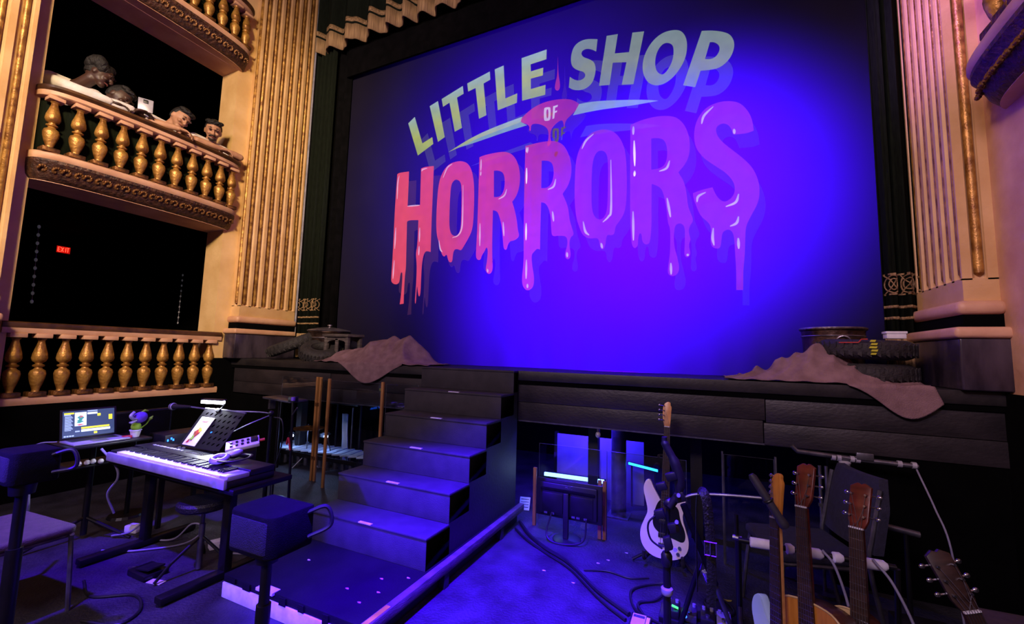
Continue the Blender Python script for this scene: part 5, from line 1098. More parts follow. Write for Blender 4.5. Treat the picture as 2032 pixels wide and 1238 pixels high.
for xa, xb, z1 in ((0.83, 1.44, 0.70), (1.70, 2.02, 0.78)):
    MB().box(xa, xb, 1.327, 1.333, 0.0, z1).build('pane', 'plexi', sd2)
    MB().tube([(xa, 1.33, 0), (xa, 1.33, z1), (xb, 1.33, z1), (xb, 1.33, 0)], 0.0028, 5).build('pane_edge', 'steel', sd2)
for x, z1 in ((0.20, 0.49), (0.775, 0.46), (0.815, 0.46)):
    MB().box(x - 0.014, x + 0.014, 1.305, 1.326, 0, z1).build('batten', 'pine', sd2, bevel=0.002)
for x in (1.69, 2.03): MB().box(x - 0.006, x + 0.006, 1.32, 1.34, 0, 0.80).build('edge_strip', 'steel', sd2)

# things behind the left shield, under the stage
xy = thing('xylophone', 'low xylophone with pale bars and tubes behind the acrylic shield', 'xylophone', (-2.75, 1.75, 0))
pal = mat('pale_bar', '#c4d6ea', '#a8bcd6', 6, 0.35)
for i in range(13):
    x = -3.62 + 0.125 * i
    MB().obox((x, 1.72, 0.205 + 0.002 * i), (0.042, 0.03, 0), (0.05 * -0.6, 0.20 - 0.006 * i, 0), (0, 0, 0.010)).build('bar', pal, xy, bevel=0.003)
    MB().cyl((x + 0.02, 1.58, 0.02 + 0.004 * i), (x + 0.02, 1.58, 0.175), 0.026, n=10).build('tube', 'steel', xy, smooth=True)
MB().box(-3.70, -2.02, 1.54, 1.56, 0.14, 0.185).build('front_rail', 'metal_black', xy)
MB().box(-3.70, -2.02, 1.88, 1.90, 0.14, 0.185).build('back_rail', 'metal_black', xy)
for x in (-3.68, -2.04):
    for y in (1.55, 1.89): MB().box(x - 0.012, x + 0.012, y - 0.012, y + 0.012, 0, 0.15).build('leg', 'metal_black', xy)
k2 = thing('small_keyboard', 'small keyboard glimpsed high behind the acrylic shield', 'keyboard', (-2.7, 1.95, 0))
MB().box(-2.98, -2.48, 1.90, 2.10, 0.76, 0.80).build('case', 'plastic', k2, bevel=0.004)
w2 = MB()
for i in range(16): w2.box(-2.95 + 0.027 * i, -2.925 + 0.027 * i, 1.885, 1.97, 0.795, 0.812)
w2.build('white_keys', 'whitekey', k2)['kind'] = 'stuff'
for x in (-2.94, -2.52): MB().cyl((x, 2.0, 0), (x, 2.0, 0.76), 0.014, n=8).build('leg', 'metal_black', k2)
pb = thing('pale_cover', 'pale blue-lit cloth strip hanging behind the acrylic shield', 'cloth', (-2.70, 1.98, 0))
MB().grid(10, 14, lambda u, v: (-2.80 + 0.14 * u * (1 - 0.2 * v), 1.96 + 0.02 * math.sin(9 * u + 3 * v), 0.0 + 0.64 * v)).build('cloth', pal, pb, smooth=True, thick=0.006)
MB().cyl((-2.66, 2.0, 0), (-2.66, 2.0, 0.72), 0.012, n=8).build('pole', 'steel', pb)
def cool_lamp(label, loc, col, power, es, r=0.03):
    t = thing('work_lamp', label, 'lamp', loc)
    L = Vector(loc)
    MB().sphere(L, r, r * 0.7, r, 14, 10).build('bulb', glow('lamp_glow', '#dfe8ff', es), t, smooth=True)
    MB().lathe([(r * 0.6, 0), (r * 1.5, r * 1.2), (r * 1.55, r * 1.4), (r * 0.5, r * 0.2)], L + Vector((0, r * 0.2, r * 0.2)), 14, (0, 0.6, 1)).build('shade', 'metal_black', t, smooth=True)
    MB().cyl(L + Vector((0, r, 0)), (loc[0] + 0.02, loc[1] + 0.12, 0.02), 0.006, n=8).build('stem', 'metal_black', t)
    MB().cyl((loc[0] + 0.02, loc[1] + 0.12, 0), (loc[0] + 0.02, loc[1] + 0.12, 0.02), 0.07, 0.06, n=16).build('base', 'metal_black', t)
    d = bpy.data.lights.new('work_lamp_light', 'POINT'); d.energy = power; d.color = col; d.shadow_soft_size = 0.03
    o = bpy.data.objects.new('work_lamp_light', d); COL.objects.link(o); o.location = L + Vector((0, -0.06, 0.02))
cool_lamp('small bright work lamp behind the acrylic shield', (-2.70, 1.62, 0.41), (0.35, 0.5, 1.0), 4.0, 12, 0.028)
cool_lamp('tiny work lamp left of the acrylic shield, under the stage', (-3.30, 1.62, 0.36), (0.35, 0.5, 1.0), 3.0, 10, 0.022)
cy = thing('cymbal', 'dull cymbal on a stand under the stage, left of the shield', 'cymbal', (-3.0, 1.70, 0))
MB().lathe([(0, 0.515), (0.03, 0.512), (0.05, 0.497), (0.19, 0.480), (0.19, 0.477), (0.05, 0.492), (0, 0.50)], (-3.02, 1.62, 0), 28).build('disc', 'gold_dark', cy, smooth=True)
MB().cyl((-3.02, 1.62, 0.02), (-3.02, 1.62, 0.53), 0.008, n=8).build('rod', 'steel', cy)
for a in (0.2, 2.3, 4.4): MB().cyl((-3.02, 1.62, 0.16), (-3.02 + 0.2 * math.cos(a), 1.62 + 0.15 * math.sin(a), 0.01), 0.008, n=6).build('leg', 'steel', cy)

# things under the stage, right of the steps
bp_ = thing('blue_backdrop', 'blue-lit screen board standing under the stage behind the monitor', 'board', (0.55, 2.28, 0))
MB().box(0.05, 1.0, 2.28, 2.31, 0.0, 0.62).build('board', mat('board_grey', '#7d7a92', '#6a677e', 4, 0.8), bp_, bevel=0.004)
MB().box(0.05, 0.08, 2.27, 2.32, 0.0, 0.64).build('edge_post', 'metal_black', bp_)
area('pit_blue_light', (0.5, 1.85, 1.15), (0.55, 2.25, 0.35), 80, (0.05, 0.02, 1.0), 0.7, 0.1)
ls = thing('light_strip', 'bright pale blue light strip along the top of the pit desk', 'light', (0.43, 1.72, 0))
MB().obox((0.43, 1.72, 0.335), (0.29, 0, 0.004), (0, 0.012, 0), (0, 0, 0.016)).build('diffuser', glow('strip_blue', '#7fb4ff', 4.0), ls, bevel=0.003)
MB().obox((0.43, 1.745, 0.330), (0.30, 0, 0.004), (0, 0.012, 0), (0, 0, 0.022)).build('housing', 'metal_black', ls)
for x in (0.18, 0.68): MB().box(x - 0.01, x + 0.01, 1.735, 1.755, 0, 0.32).build('stand', 'metal_black', ls)
cs = thing('light_strip', 'thin cyan light strip deep under the stage, left of the pale bass guitar', 'light', (1.0, 2.2, 0))
MB().obox((1.0, 2.2, 0.40), (0.14, 0, -0.018), (0, 0.008, 0), (0, 0, 0.010)).build('diffuser', glow('strip_cyan', '#28a8ff', 4.5), cs)
MB().obox((1.0, 2.215, 0.398), (0.15, 0, -0.019), (0, 0.008, 0), (0, 0, 0.016)).build('housing', 'metal_black', cs)
for x in (0.89, 1.11): MB().box(x - 0.008, x + 0.008, 2.21, 2.226, 0, 0.40).build('stand', 'metal_black', cs)
pc_ = mat('lit_paper', '#dfeaf6', '#c4d4e8', 8, 0.8)
for k, (lb, x, y, z, w, h, rz) in enumerate((('pale sheet leaning on the pit floor beside the steps', -0.02, 1.62, 0.0, 0.10, 0.10, 0.2), ('large pale sheet leaning behind the monitor stand', 0.26, 1.62, 0.0, 0.18, 0.13, -0.1))):
    t = thing('music_sheet', lb, 'paper', (x, y, z), rz)
    MB().obox((0, 0, h / 2 + 0.005), (w / 2, 0, 0), (0, 0.002, 0), (0, 0.03, h / 2)).build('sheet', pc_, t, local=True)
    for i in range(4): MB().obox((0, -0.004 + 0.014 * (i - 1.5), 0.02 + h * (i + 0.5) / 5), (w * 0.4, 0, 0), (0, 0.0008, 0), (0, 0, 0.002)).build('printed_line', 'pick', t, local=True)
d = bpy.data.lights.new('pit_desk_glow', 'POINT'); d.energy = 1.5; d.color = (0.45, 0.65, 1.0); d.shadow_soft_size = 0.05
o = bpy.data.objects.new('pit_desk_glow', d); COL.objects.link(o); o.location = (0.2, 1.50, 0.42)
gp = thing('teal_post', 'teal-lit scaffold post standing under the stage', 'post', (0.82, 1.9, 0))
MB().cyl((0.82, 1.9, 0), (0.82, 1.9, 1.24), 0.07, n=16).build('tube', 'steel', gp, smooth=True)
MB().box(0.72, 0.92, 1.8, 2.0, 0, 0.012).build('base_plate', 'steel', gp)
bulb = thing('pendant_bulb', 'small unlit grey bulb hanging under the stage lip', 'bulb', (0.755, 1.33, 0.80))
MB().sphere((0.755, 1.33, 0.825), 0.022, 0.022, 0.026, 12, 8).build('globe', 'silver', bulb, smooth=True)
MB().cyl((0.755, 1.33, 0.845), (0.755, 1.33, 0.872), 0.010, n=10).build('cap', 'steel', bulb)

# the monitor seen from behind
mo = thing('computer_monitor', 'black computer monitor seen from behind on a round foot', 'monitor', (0.54, 1.20, 0))
RZ = 0.02
MB().box(0.265, 0.825, 1.185, 1.205, 0.15, 0.452).build('bezel', 'plastic', mo, bevel=0.006)
MB().box(0.30, 0.79, 1.160, 1.186, 0.175, 0.43).build('back_shell', 'plastic', mo, bevel=0.012)
MB().box(0.315, 0.775, 1.145, 1.162, 0.365, 0.390).build('shell_ridge', 'speaker', mo, bevel=0.008)
MB().box(0.33, 0.51, 1.152, 1.162, 0.195, 0.35).build('vent_panel', 'metal_black', mo, bevel=0.003)
MB().box(0.575, 0.76, 1.152, 1.162, 0.195, 0.35).build('vent_panel', 'metal_black', mo, bevel=0.003)
MB().box(0.52, 0.565, 1.125, 1.150, 0.02, 0.37).build('neck', 'plastic', mo, bevel=0.006)
MB().lathe([(0, 0), (0.115, 0), (0.115, 0.008), (0.09, 0.018), (0, 0.020)], (0.543, 1.17, 0), 28).build('foot', 'plastic', mo, smooth=True)
for x in (0.365, 0.425, 0.60, 0.64, 0.70): MB().box(x - 0.014, x + 0.014, 1.148, 1.153, 0.182, 0.196).build('port', 'steel', mo)
def xzs(name, lines, y, r, m, par):
    for ln in lines: MB().tube([(p[0], y, p[1]) for p in ln], r, 5).build(name, m, par)
lx, lz = 0.525, 0.400
A_ = [[(lx, lz), (lx + 0.010, lz + 0.022), (lx + 0.018, lz + 0.022), (lx + 0.018, lz)], [(lx + 0.006, lz + 0.009), (lx + 0.018, lz + 0.009)]]
O_ = [[(lx + 0.024, lz), (lx + 0.024, lz + 0.022), (lx + 0.040, lz + 0.022), (lx + 0.040, lz), (lx + 0.024, lz)]]
C_ = [[(lx + 0.062, lz + 0.022), (lx + 0.046, lz + 0.022), (lx + 0.046, lz), (lx + 0.062, lz)]]
xzs('logo_letter', A_ + O_ + C_, 1.160, 0.0016, 'steel', mo)
MB().tube(spline([(0.42, 1.14, 0.20), (0.40, 1.08, 0.06), (0.46, 1.05, 0.012), (0.60, 1.06, 0.012), (0.70, 1.10, 0.05), (0.71, 1.14, 0.19)], 7), 0.007, 7).build('cable', 'cable', mo, smooth=True)

# ================================================================ guitars
def guitar(name, label, loc, rot, outline, depth, zb, L, nut_w, m_top, m_side, m_neck, m_board, m_head, head, acoustic=False, pick=None, strings=6, heel_z=None):
    """local: z along the neck from the strap end, x across, -y is the front"""
    t = thing(name, label, 'guitar', loc, rot=rot)
    ol = smoothpts(outline, 2)
    MB().prism(ol, -depth / 2 + 0.004, depth / 2, lambda a, b, w: (a, w, b)).build('body', m_side, t, bevel=0.006, local=True)
    MB().prism([(a * 0.985, zb * 0 + b * 0.985 + 0.004) for a, b in ol], -depth / 2 - 0.001, -depth / 2 + 0.006, lambda a, b, w: (a, w, b)).build('top', m_top, t, local=True)
    fy = -depth / 2
    hz = heel_z if heel_z is not None else max(p[1] for p in ol) - 0.10
    # neck and fretboard
    nl = L
    MB().ring_sweep([[(-w, fy - 0.004, z), (w, fy - 0.004, z), (w * 0.8, fy + 0.014, z), (0, fy + 0.021, z), (-w * 0.8, fy + 0.014, z)] for w, z in ((0.030, hz), (nut_w, nl))]).build('neck', m_neck, t, local=True)
    MB().ring_sweep([[(-w, fy - 0.011, z), (w, fy - 0.011, z), (w, fy - 0.004, z), (-w, fy - 0.004, z)] for w, z in ((0.0305, hz - (0.06 if not acoustic else 0.02)), (nut_w + 0.0006, nl))]).build('fretboard', m_board, t, local=True)
    MB().box(-nut_w, nut_w, fy - 0.014, fy - 0.004, nl, nl + 0.006).build('nut', 'white', t, local=True)
    fr = MB()
    for k in range(1, 21):
        z = nl - (nl - zb) * (1 - 2 ** (-k / 12.0))
        w = nut_w + (0.030 - nut_w) * (nl - z) / max(0.01, nl - hz)
        if z > hz - 0.05: fr.box(-w, w, fy - 0.0125, fy - 0.0108, z - 0.001, z + 0.001)
    fr.build('frets', 'chrome', t, local=True)['kind'] = 'stuff'
    # head
    if head == 'inline':
        hp_ = smoothpts([(-nut_w, 0.0, 1), (-nut_w - 0.006, 0.03), (-0.032, 0.055), (-0.034, 0.13), (-0.022, 0.165), (0.004, 0.182), (0.022, 0.172), (0.020, 0.155), (0.030, 0.140), (0.026, 0.10), (0.024, 0.05), (nut_w, 0.0, 1)], 2)
        pegs = [(-0.036, 0.045 + 0.024 * q, -1) for q in range(strings)] if strings > 4 else [(-0.040, 0.045 + 0.035 * q, -1) for q in range(4)]
    else:
        hp_ = [(-nut_w, 0), (-0.034, 0.03), (-0.037, 0.16), (-0.012, 0.175), (0, 0.168), (0.012, 0.175), (0.037, 0.16), (0.034, 0.03), (nut_w, 0)]
        pegs = [(s_ * 0.040, 0.045 + 0.042 * q, s_) for q in range(3) for s_ in (-1, 1)]
    tilt = 0.22 if head != 'inline' else 0.06
    MB().prism(hp_, -0.002, 0.013, lambda a, b, w: (a, fy + w + math.sin(tilt) * b, nl + 0.004 + b * math.cos(tilt))).build('headstock', m_head, t, bevel=0.002, local=True)
    for px_, pz, s_ in pegs:
        z = nl + 0.004 + pz * math.cos(tilt); yb = fy + math.sin(tilt) * pz
        MB().cyl((px_ * 0.62, yb - 0.002, z), (px_ * 0.62, yb - 0.016, z), 0.0045, n=8).build('post', 'chrome', t, local=True)
        pg = MB().cyl((px_ * 0.8, yb + 0.017, z), (px_ * 1.28, yb + 0.017, z), 0.0035, n=6); pg.sphere((px_ * 1.42, yb + 0.017, z), 0.010, 0.005, 0.008, 8, 6)
        pg.build('tuner', 'chrome', t, smooth=True, local=True)
    # bridge, strings
    MB().box(-0.04, 0.04, fy - 0.014, fy, zb - 0.012, zb + 0.012).build('bridge', 'chrome' if not acoustic else m_board, t, bevel=0.002, local=True)
    sg = MB()
    for q in range(strings):
        u = (q / (strings - 1) - 0.5) * 2
        sg.cyl((u * 0.027, fy - 0.0165, zb), (u * nut_w * 0.82, fy - 0.0155, nl + 0.006), 0.0009 if strings > 4 else 0.0014, n=5)
        sg.cyl((u * nut_w * 0.82, fy - 0.0155, nl + 0.006), (pegs[q % len(pegs)][0] * 0.62, fy + math.sin(tilt) * pegs[q % len(pegs)][1] - 0.012, nl + 0.004 + pegs[q % len(pegs)][1]), 0.0009, n=5)
    sg.build('strings', 'steel', t, local=True)['kind'] = 'stuff'
    if acoustic:
        MB().cyl((0, fy - 0.0015, zb + 0.17), (0, fy - 0.003, zb + 0.17), 0.050, n=28).build('sound_hole', 'void', t, local=True)
        MB().torus((0, fy - 0.002, zb + 0.17), (0, 1, 0), 0.058, 0.003, 28, 6).build('rosette', m_board, t, local=True)
        bd_ = MB().tube([(a * 0.99, fy - 0.001, b) for a, b in ol], 0.004, 6, True); bd_.build('binding', 'cream_guitar', t, local=True)
    else:
        for z in (zb + 0.06, zb + 0.15): MB().box(-0.042, 0.042, fy - 0.010, fy, z - 0.016, z + 0.016).build('pickup', 'plastic', t, bevel=0.004, local=True)
        for a, b in ((0.09, zb - 0.04), (0.10, zb + 0.0)): MB().cyl((a, fy, b), (a, fy - 0.016, b), 0.011, n=12).build('knob', 'chrome', t, local=True)
    if pick: MB().prism(smoothpts(pick, 2), fy - 0.003, fy - 0.0005, lambda a, b, w: (a, w, b)).build('pickguard', 'pick', t, local=True)
    MB().cyl((0, 0, 0.003), (0, 0, -0.014), 0.006, n=8).build('strap_button', 'chrome', t, local=True)
    return t
BASS = [(0.0, 0.0), (-0.09, 0.01), (-0.155, 0.07), (-0.17, 0.16), (-0.14, 0.24), (-0.115, 0.30), (-0.135, 0.38), (-0.155, 0.45), (-0.140, 0.51), (-0.105, 0.525), (-0.082, 0.47), (-0.040, 0.405), (-0.034, 0.39), (0.034, 0.36), (0.05, 0.37), (0.085, 0.42), (0.12, 0.44), (0.14, 0.41), (0.125, 0.35), (0.115, 0.29), (0.14, 0.22), (0.165, 0.14), (0.15, 0.06), (0.08, 0.01)]
PKB = [(-0.02, 0.40), (-0.05, 0.38), (-0.075, 0.30), (-0.085, 0.22), (-0.04, 0.17), (0.06, 0.15), (0.13, 0.13), (0.14, 0.20), (0.10, 0.28), (0.09, 0.36), (0.03, 0.38)]
guitar('bass_guitar', 'pale lilac bass guitar with a maple headstock standing in front of the panes', (1.30, 1.02, 0.075), (-0.10, 0.03, 0.05), BASS, 0.045, 0.10, 0.905, 0.020, 'bass_white', 'bass_white', 'maple', 'rosewood', 'maple', 'inline', False, PKB, 4, 0.36)
STRAT = [(p[0] * 0.93, p[1] * 0.84) for p in BASS]
DREAD = [(0.0, 0.0), (-0.12, 0.005), (-0.19, 0.07), (-0.198, 0.15), (-0.165, 0.24), (-0.135, 0.29), (-0.145, 0.36), (-0.145, 0.43), (-0.10, 0.485), (-0.03, 0.497), (0.03, 0.497), (0.10, 0.485), (0.145, 0.43), (0.145, 0.36), (0.135, 0.29), (0.165, 0.24), (0.198, 0.15), (0.19, 0.07), (0.12, 0.005)]
SMALL = [(p[0] * 0.88, p[1] * 0.86) for p in DREAD]
WIDE = [(p[0] * 0.92, p[1] * 1.0) for p in DREAD]
CUT = WIDE[:10] + [(0.03, 0.47), (0.045, 0.43), (0.085, 0.415), (0.12, 0.43)] + WIDE[12:]
def leaning(bottom, top, yaw):
    """pose for a guitar whose strap end is at bottom and whose head points to top; yaw turns its face to the left"""
    z = (Vector(top) - Vector(bottom)).normalized(); f = Vector((-math.sin(yaw), -math.cos(yaw), 0)); f = (f - z * f.dot(z)).normalized()
    y = -f; x = y.cross(z)
    return Matrix((x, y, z)).transposed().to_euler()
ELEC = [(p[0] * 0.95, p[1] * 0.88) for p in BASS]
guitar('electric_guitar', 'pale blue electric guitar, first in the rack, with an orange headstock', (1.845, -0.27, 0.062), leaning((1.845, -0.27, 0.06), (1.877, -0.09, 1.0), 0.95), ELEC, 0.042, 0.09, 0.775, 0.0205, 'sky_guitar', 'sky_guitar', 'maple', 'rosewood', 'amber', 'inline', False, None, 6, 0.33)
guitar('acoustic_guitar', 'amber acoustic guitar with a mahogany headstock, middle of the rack', (1.965, -0.27, 0.062), leaning((1.965, -0.27, 0.06), (1.987, -0.07, 1.05), 0.75), DREAD, 0.105, 0.14, 0.835, 0.0215, 'amber', 'brownwood', 'mahogany', 'rosewood', 'mahogany', 'sym', True, None, 6, 0.42)
guitar('acoustic_guitar', 'cream-topped acoustic guitar with brown sides, last in the rack', (2.105, -0.27, 0.062), leaning((2.105, -0.27, 0.06), (2.165, -0.07, 1.0), 0.70), CUT, 0.085, 0.12, 0.785, 0.0235, 'cream_guitar', 'brownwood', 'mahogany', 'rosewood', 'mahogany', 'sym', True, None, 6, 0.43)
guitar('acoustic_guitar', 'dark guitar leaning over at the right edge with large tuner knobs', (2.56, -0.36, 0.03), leaning((2.56, -0.36, 0.03), (2.315, -0.25, 0.84), -0.25), SMALL, 0.08, 0.12, 0.68, 0.0235, 'brownwood', 'brownwood', 'mahogany', 'rosewood', 'rosewood', 'sym', True, None, 6, 0.37)
# the rack
gr = thing('guitar_rack', 'guitar rack with white foam sleeves on its upper bar', 'guitar rack', (2.0, 0.0, 0))
RZ_, RY_ = 0.655, 0.025
MB().cyl((1.72, RY_, RZ_), (2.29, RY_ + 0.01, RZ_), 0.012, n=10).build('upper_bar', 'metal_black', gr, smooth=True)
for a, b in ((1.765, 1.868), (1.905, 1.94), (1.955, 2.045), (2.075, 2.115), (2.155, 2.262)):
    MB().tube([(a, RY_, RZ_), (a + 0.004, RY_, RZ_), (b - 0.014, RY_ + 0.005, RZ_), (b, RY_ + 0.005, RZ_)], [0.014, 0.022, 0.022, 0.012], 14).build('foam_sleeve', 'tape', gr, smooth=True)
for x in (1.72, 2.29):
    MB().tube([(x, RY_, RZ_), (x, RY_ + 0.03, 0.35), (x, RY_ + 0.12, 0.02)], 0.011, 8).build('rear_leg', 'metal_black', gr, smooth=True)
    MB().tube([(x, RY_ + 0.03, 0.35), (x, -0.22, 0.06), (x, -0.42, 0.02)], 0.011, 8).build('front_leg', 'metal_black', gr, smooth=True)
MB().cyl((1.72, -0.20, 0.045), (2.29, -0.20, 0.045), 0.011, n=10).build('lower_bar', 'metal_black', gr, smooth=True)
MB().cyl((1.72, -0.37, 0.030), (2.29, -0.37, 0.030), 0.011, n=10).build('lower_bar', 'metal_black', gr, smooth=True)
cable('grey lead arching down over the middle foam sleeve', [(2.035, 0.0, 0.685), (2.075, -0.02, 0.63), (2.11, -0.05, 0.48), (2.12, -0.08, 0.3), (2.12, -0.1, 0.02)], 0.005, 'cable_grey')
cable('grey lead arching down over the last foam sleeve', [(2.205, 0.0, 0.685), (2.26, -0.03, 0.61), (2.31, -0.08, 0.46), (2.33, -0.11, 0.28), (2.335, -0.13, 0.02)], 0.005, 'cable_grey')

# bass stand, mic stand with boom, strap
bs = thing('bass_stand', 'black tripod stand holding the pale bass guitar', 'guitar stand', (1.31, 1.10, 0))
MB().cyl((1.31, 1.13, 0.06), (1.32, 1.16, 0.78), 0.012, n=10).build('post', 'metal_black', bs)
for a, l in ((1.2, 0.22), (3.4, 0.24), (5.7, 0.24)): MB().tube([(1.31, 1.12, 0.17), (1.31 + l * 0.6 * math.cos(a), 1.12 + l * 0.6 * math.sin(a), 0.07), (1.31 + l * math.cos(a), 1.12 + l * math.sin(a), 0.014)], 0.011, 8).build('leg', 'metal_black', bs, smooth=True)
MB().tube(spline([(1.31, 1.12, 0.13), (1.20, 1.08, 0.075), (1.17, 0.98, 0.07), (1.175, 0.945, 0.14)], 5), 0.012, 8).build('cradle_arm', 'foam', bs, smooth=True)
MB().tube(spline([(1.31, 1.12, 0.13), (1.40, 1.08, 0.075), (1.43, 0.98, 0.07), (1.425, 0.945, 0.14)], 5), 0.012, 8).build('cradle_arm', 'foam', bs, smooth=True)
MB().tube(spline([(1.32, 1.14, 0.76), (1.27, 1.08, 0.77), (1.27, 1.03, 0.77)], 4), 0.010, 8).build('yoke', 'foam', bs, smooth=True)
bm_ = thing('boom_stand', 'black boom stand in front of the bass guitar with a boom to the right', 'microphone stand', (1.425, -0.20, 0))
BX, BYY = 1.425, -0.20
MB().cyl((BX, BYY, 0.10), (BX, BYY, 0.59), 0.016, n=12).build('lower_tube', 'metal_black', bm_, smooth=True)
MB().cyl((BX, BYY, 0.59), (1.434, BYY, 0.86), 0.010, n=12).build('upper_tube', 'metal_black', bm_, smooth=True)
MB().lathe([(0.019, 0), (0.024, 0.01), (0.024, 0.045), (0.017, 0.058)], (BX, BYY, 0.57), 14).build('clutch', 'plastic', bm_, smooth=True)
MB().lathe([(0.020, 0), (0.025, 0.008), (0.025, 0.026), (0.017, 0.032)], (BX, BYY, 0.450), 14).build('pale_collar', 'silver', bm_, smooth=True)
for a in (0.4, 2.5, 4.6): MB().tube([(BX, BYY, 0.20), (BX + 0.12 * math.cos(a), BYY + 0.12 * math.sin(a), 0.08), (BX + 0.26 * math.cos(a), BYY + 0.26 * math.sin(a), 0.012)], 0.010, 8).build('leg', 'metal_black', bm_, smooth=True)
MB().tube(spline([(1.434, BYY, 0.826), (1.475, BYY, 0.856), (1.534, BYY, 0.889), (1.601, BYY, 0.902), (1.702, BYY, 0.912), (1.807, BYY, 0.919)], 6), 0.0065, 8).build('boom_arm', 'steel', bm_, smooth=True)
MB().sphere((1.438, BYY, 0.838), 0.026, 0.021, 0.026, 12, 8).build('boom_clutch', 'plastic', bm_, smooth=True)
MB().tube(spline([(1.442, BYY - .01, 0.826), (1.484, BYY - .01, 0.91), (1.467, BYY - .01, 1.011), (1.425, BYY - .01, 1.095), (1.421, BYY - .01, 1.128)], 6), [0.017] * 6 + [0.022] * 8 + [0.017] * 6 + [0.012] * 5, 10).build('bundled_cable', 'cable', bm_, smooth=True)
for q, (x, z, sx_, sz_) in enumerate(((1.408, 0.91, 0.025, 0.019), (1.45, 0.961, 0.027, 0.020), (1.484, 0.877, 0.024, 0.025), (1.40, 0.793, 0.025, 0.022), (1.459, 0.742, 0.028, 0.024), (1.433, 0.675, 0.019, 0.034))):
    MB().obox((x, BYY - 0.014 - 0.008 * (q % 2), z), (sx_ * 0.8, 0, 0.008), (0, 0.014, 0), (-0.007, 0, sz_ * 0.8)).build('clip', 'plastic', bm_, bevel=0.005)
for x, z in ((1.480, 0.889), (1.471, 0.776), (1.463, 0.659)): MB().cyl((x, BYY - 0.034, z), (x, BYY - 0.042, z), 0.008, n=10).build('pale_knob', 'silver', bm_)
MB().tube(spline([(1.40, BYY, 0.793), (1.35, BYY - .01, 0.742), (1.358, BYY - .01, 0.675), (1.408, BYY - .01, 0.642)], 6), 0.0045, 7).build('loop_cable', 'cable', bm_, smooth=True)
bmic = thing('condenser_microphone', 'long dark tube microphone on the boom beside the orange headstock', 'microphone', (1.82, -0.205, 0.90))
MB().lathe([(0, 0), (0.016, 0), (0.020, 0.010), (0.0185, 0.025), (0.016, 0.04), (0.016, 0.212), (0.010, 0.224), (0, 0.226)], (1.878, -0.205, 0.818), 18, Vector((-0.117, 0.0, 0.193))).build('tube', mat('violet_black_tube', '#2c2838', '#221f2c', 20, 0.6), bmic, smooth=True)
MB().torus((1.820, -0.205, 0.914), (-0.117, 0, 0.193), 0.0175, 0.005, 20, 8).build('clip_ring', 'plastic', bmic, smooth=True)
stp_ = thing('guitar_strap', 'black leather strap with a silver buckle hanging from the boom', 'strap', (1.575, -0.18, 0.46))
MB().tube(spline([(1.547, -0.185, 0.49), (1.547, -0.185, 0.74), (1.552, -0.185, 0.88), (1.568, -0.20, 0.914), (1.589, -0.215, 0.885), (1.601, -0.215, 0.76), (1.605, -0.215, 0.59), (1.60, -0.215, 0.45)], 7), 0.020, 8, flat=0.16).build('band', 'leather', stp_, smooth=True)
for z in (0.79, 0.825, 0.86): MB().cyl((1.594, -0.218, z), (1.594, -0.224, z), 0.004, n=8).build('eyelet', 'chrome', stp_)
MB().tube([(a, -0.223, b) for a, b in ((1.580, 0.659), (1.625, 0.659), (1.625, 0.713), (1.580, 0.713))], 0.004, 6, True).build('buckle', 'chrome', stp_)
MB().cyl((1.602, -0.226, 0.659), (1.602, -0.226, 0.713), 0.003, n=6).build('buckle_prong', 'chrome', stp_)
fs = thing('folded_stand', 'dark folded stand leg slanting down behind the strap', 'stand', (1.67, 0.34, 0))
MB().cyl((1.47, 0.30, 0.69), (1.62, 0.32, 0.30), 0.018, n=10).build('upper_tube', 'speaker', fs, smooth=True)
MB().cyl((1.61, 0.32, 0.33), (1.72, 0.34, 0.02), 0.012, n=10).build('lower_tube', 'steel', fs, smooth=True)
MB().cyl((1.575, 0.315, 0.36), (1.605, 0.318, 0.285), 0.024, n=12).build('chrome_sleeve', 'chrome', fs, smooth=True)
MB().cyl((1.55, 0.32, 0.40), (1.44, 0.36, 0.02), 0.014, n=10).build('second_leg', 'metal_black', fs, smooth=True)
pole3 = thing('slim_pole', 'slim dark pole standing between the strap and the guitar rack', 'stand', (1.74, 0.52, 0))
MB().cyl((1.735, 0.50, 0.03), (1.735, 0.50, 0.62), 0.011, n=10).build('tube', 'metal_black', pole3, smooth=True)
MB().cyl((1.735, 0.50, 0), (1.735, 0.50, 0.03), 0.09, 0.08, n=18).build('foot', 'metal_black', pole3, smooth=True)
MB().cyl((1.715, 0.49, 0.50), (1.76, 0.48, 0.50), 0.012, n=8).build('clamp', 'chrome', pole3)

# pedals, cables, small items on the floor
pdl = thing('pedal_board', 'dark pedal board with small lights at the foot of the boom stand', 'pedal board', (1.50, 0.42, 0))
MB().box(1.33, 1.72, 0.36, 0.52, 0, 0.045).build('board', 'metal_black', pdl, bevel=0.006)
for i, (x, m) in enumerate(((1.40, 'plastic'), (1.49, 'steel'), (1.58, 'plastic'), (1.66, 'silver'))):
    p = MB().box(x - 0.036, x + 0.036, 0.375, 0.50, 0.045, 0.085).build('pedal', m, pdl, bevel=0.006)
    for q in (-0.02, 0.02): MB().cyl((x + q, 0.475, 0.085), (x + q, 0.475, 0.100), 0.009, n=10).build('knob', 'silver', p)
    MB().cyl((x, 0.40, 0.085), (x, 0.40, 0.098), 0.012, n=10).build('footswitch', 'chrome', p)
MB().obox((1.415, 0.395, 0.10), (0.016, 0.004, -0.006), (0, 0.004, 0), (0, 0, 0.004)).build('green_light', glow('green_led', '#3cff4a', 3.0), pdl)
MB().sphere((1.47, 0.372, 0.075), 0.007, n=10, m=6).build('blue_light', bl_led, pdl)
ub = thing('effect_box', 'small effect box with a pale printed face at the bottom centre', 'pedal', (1.24, 0.28, 0))
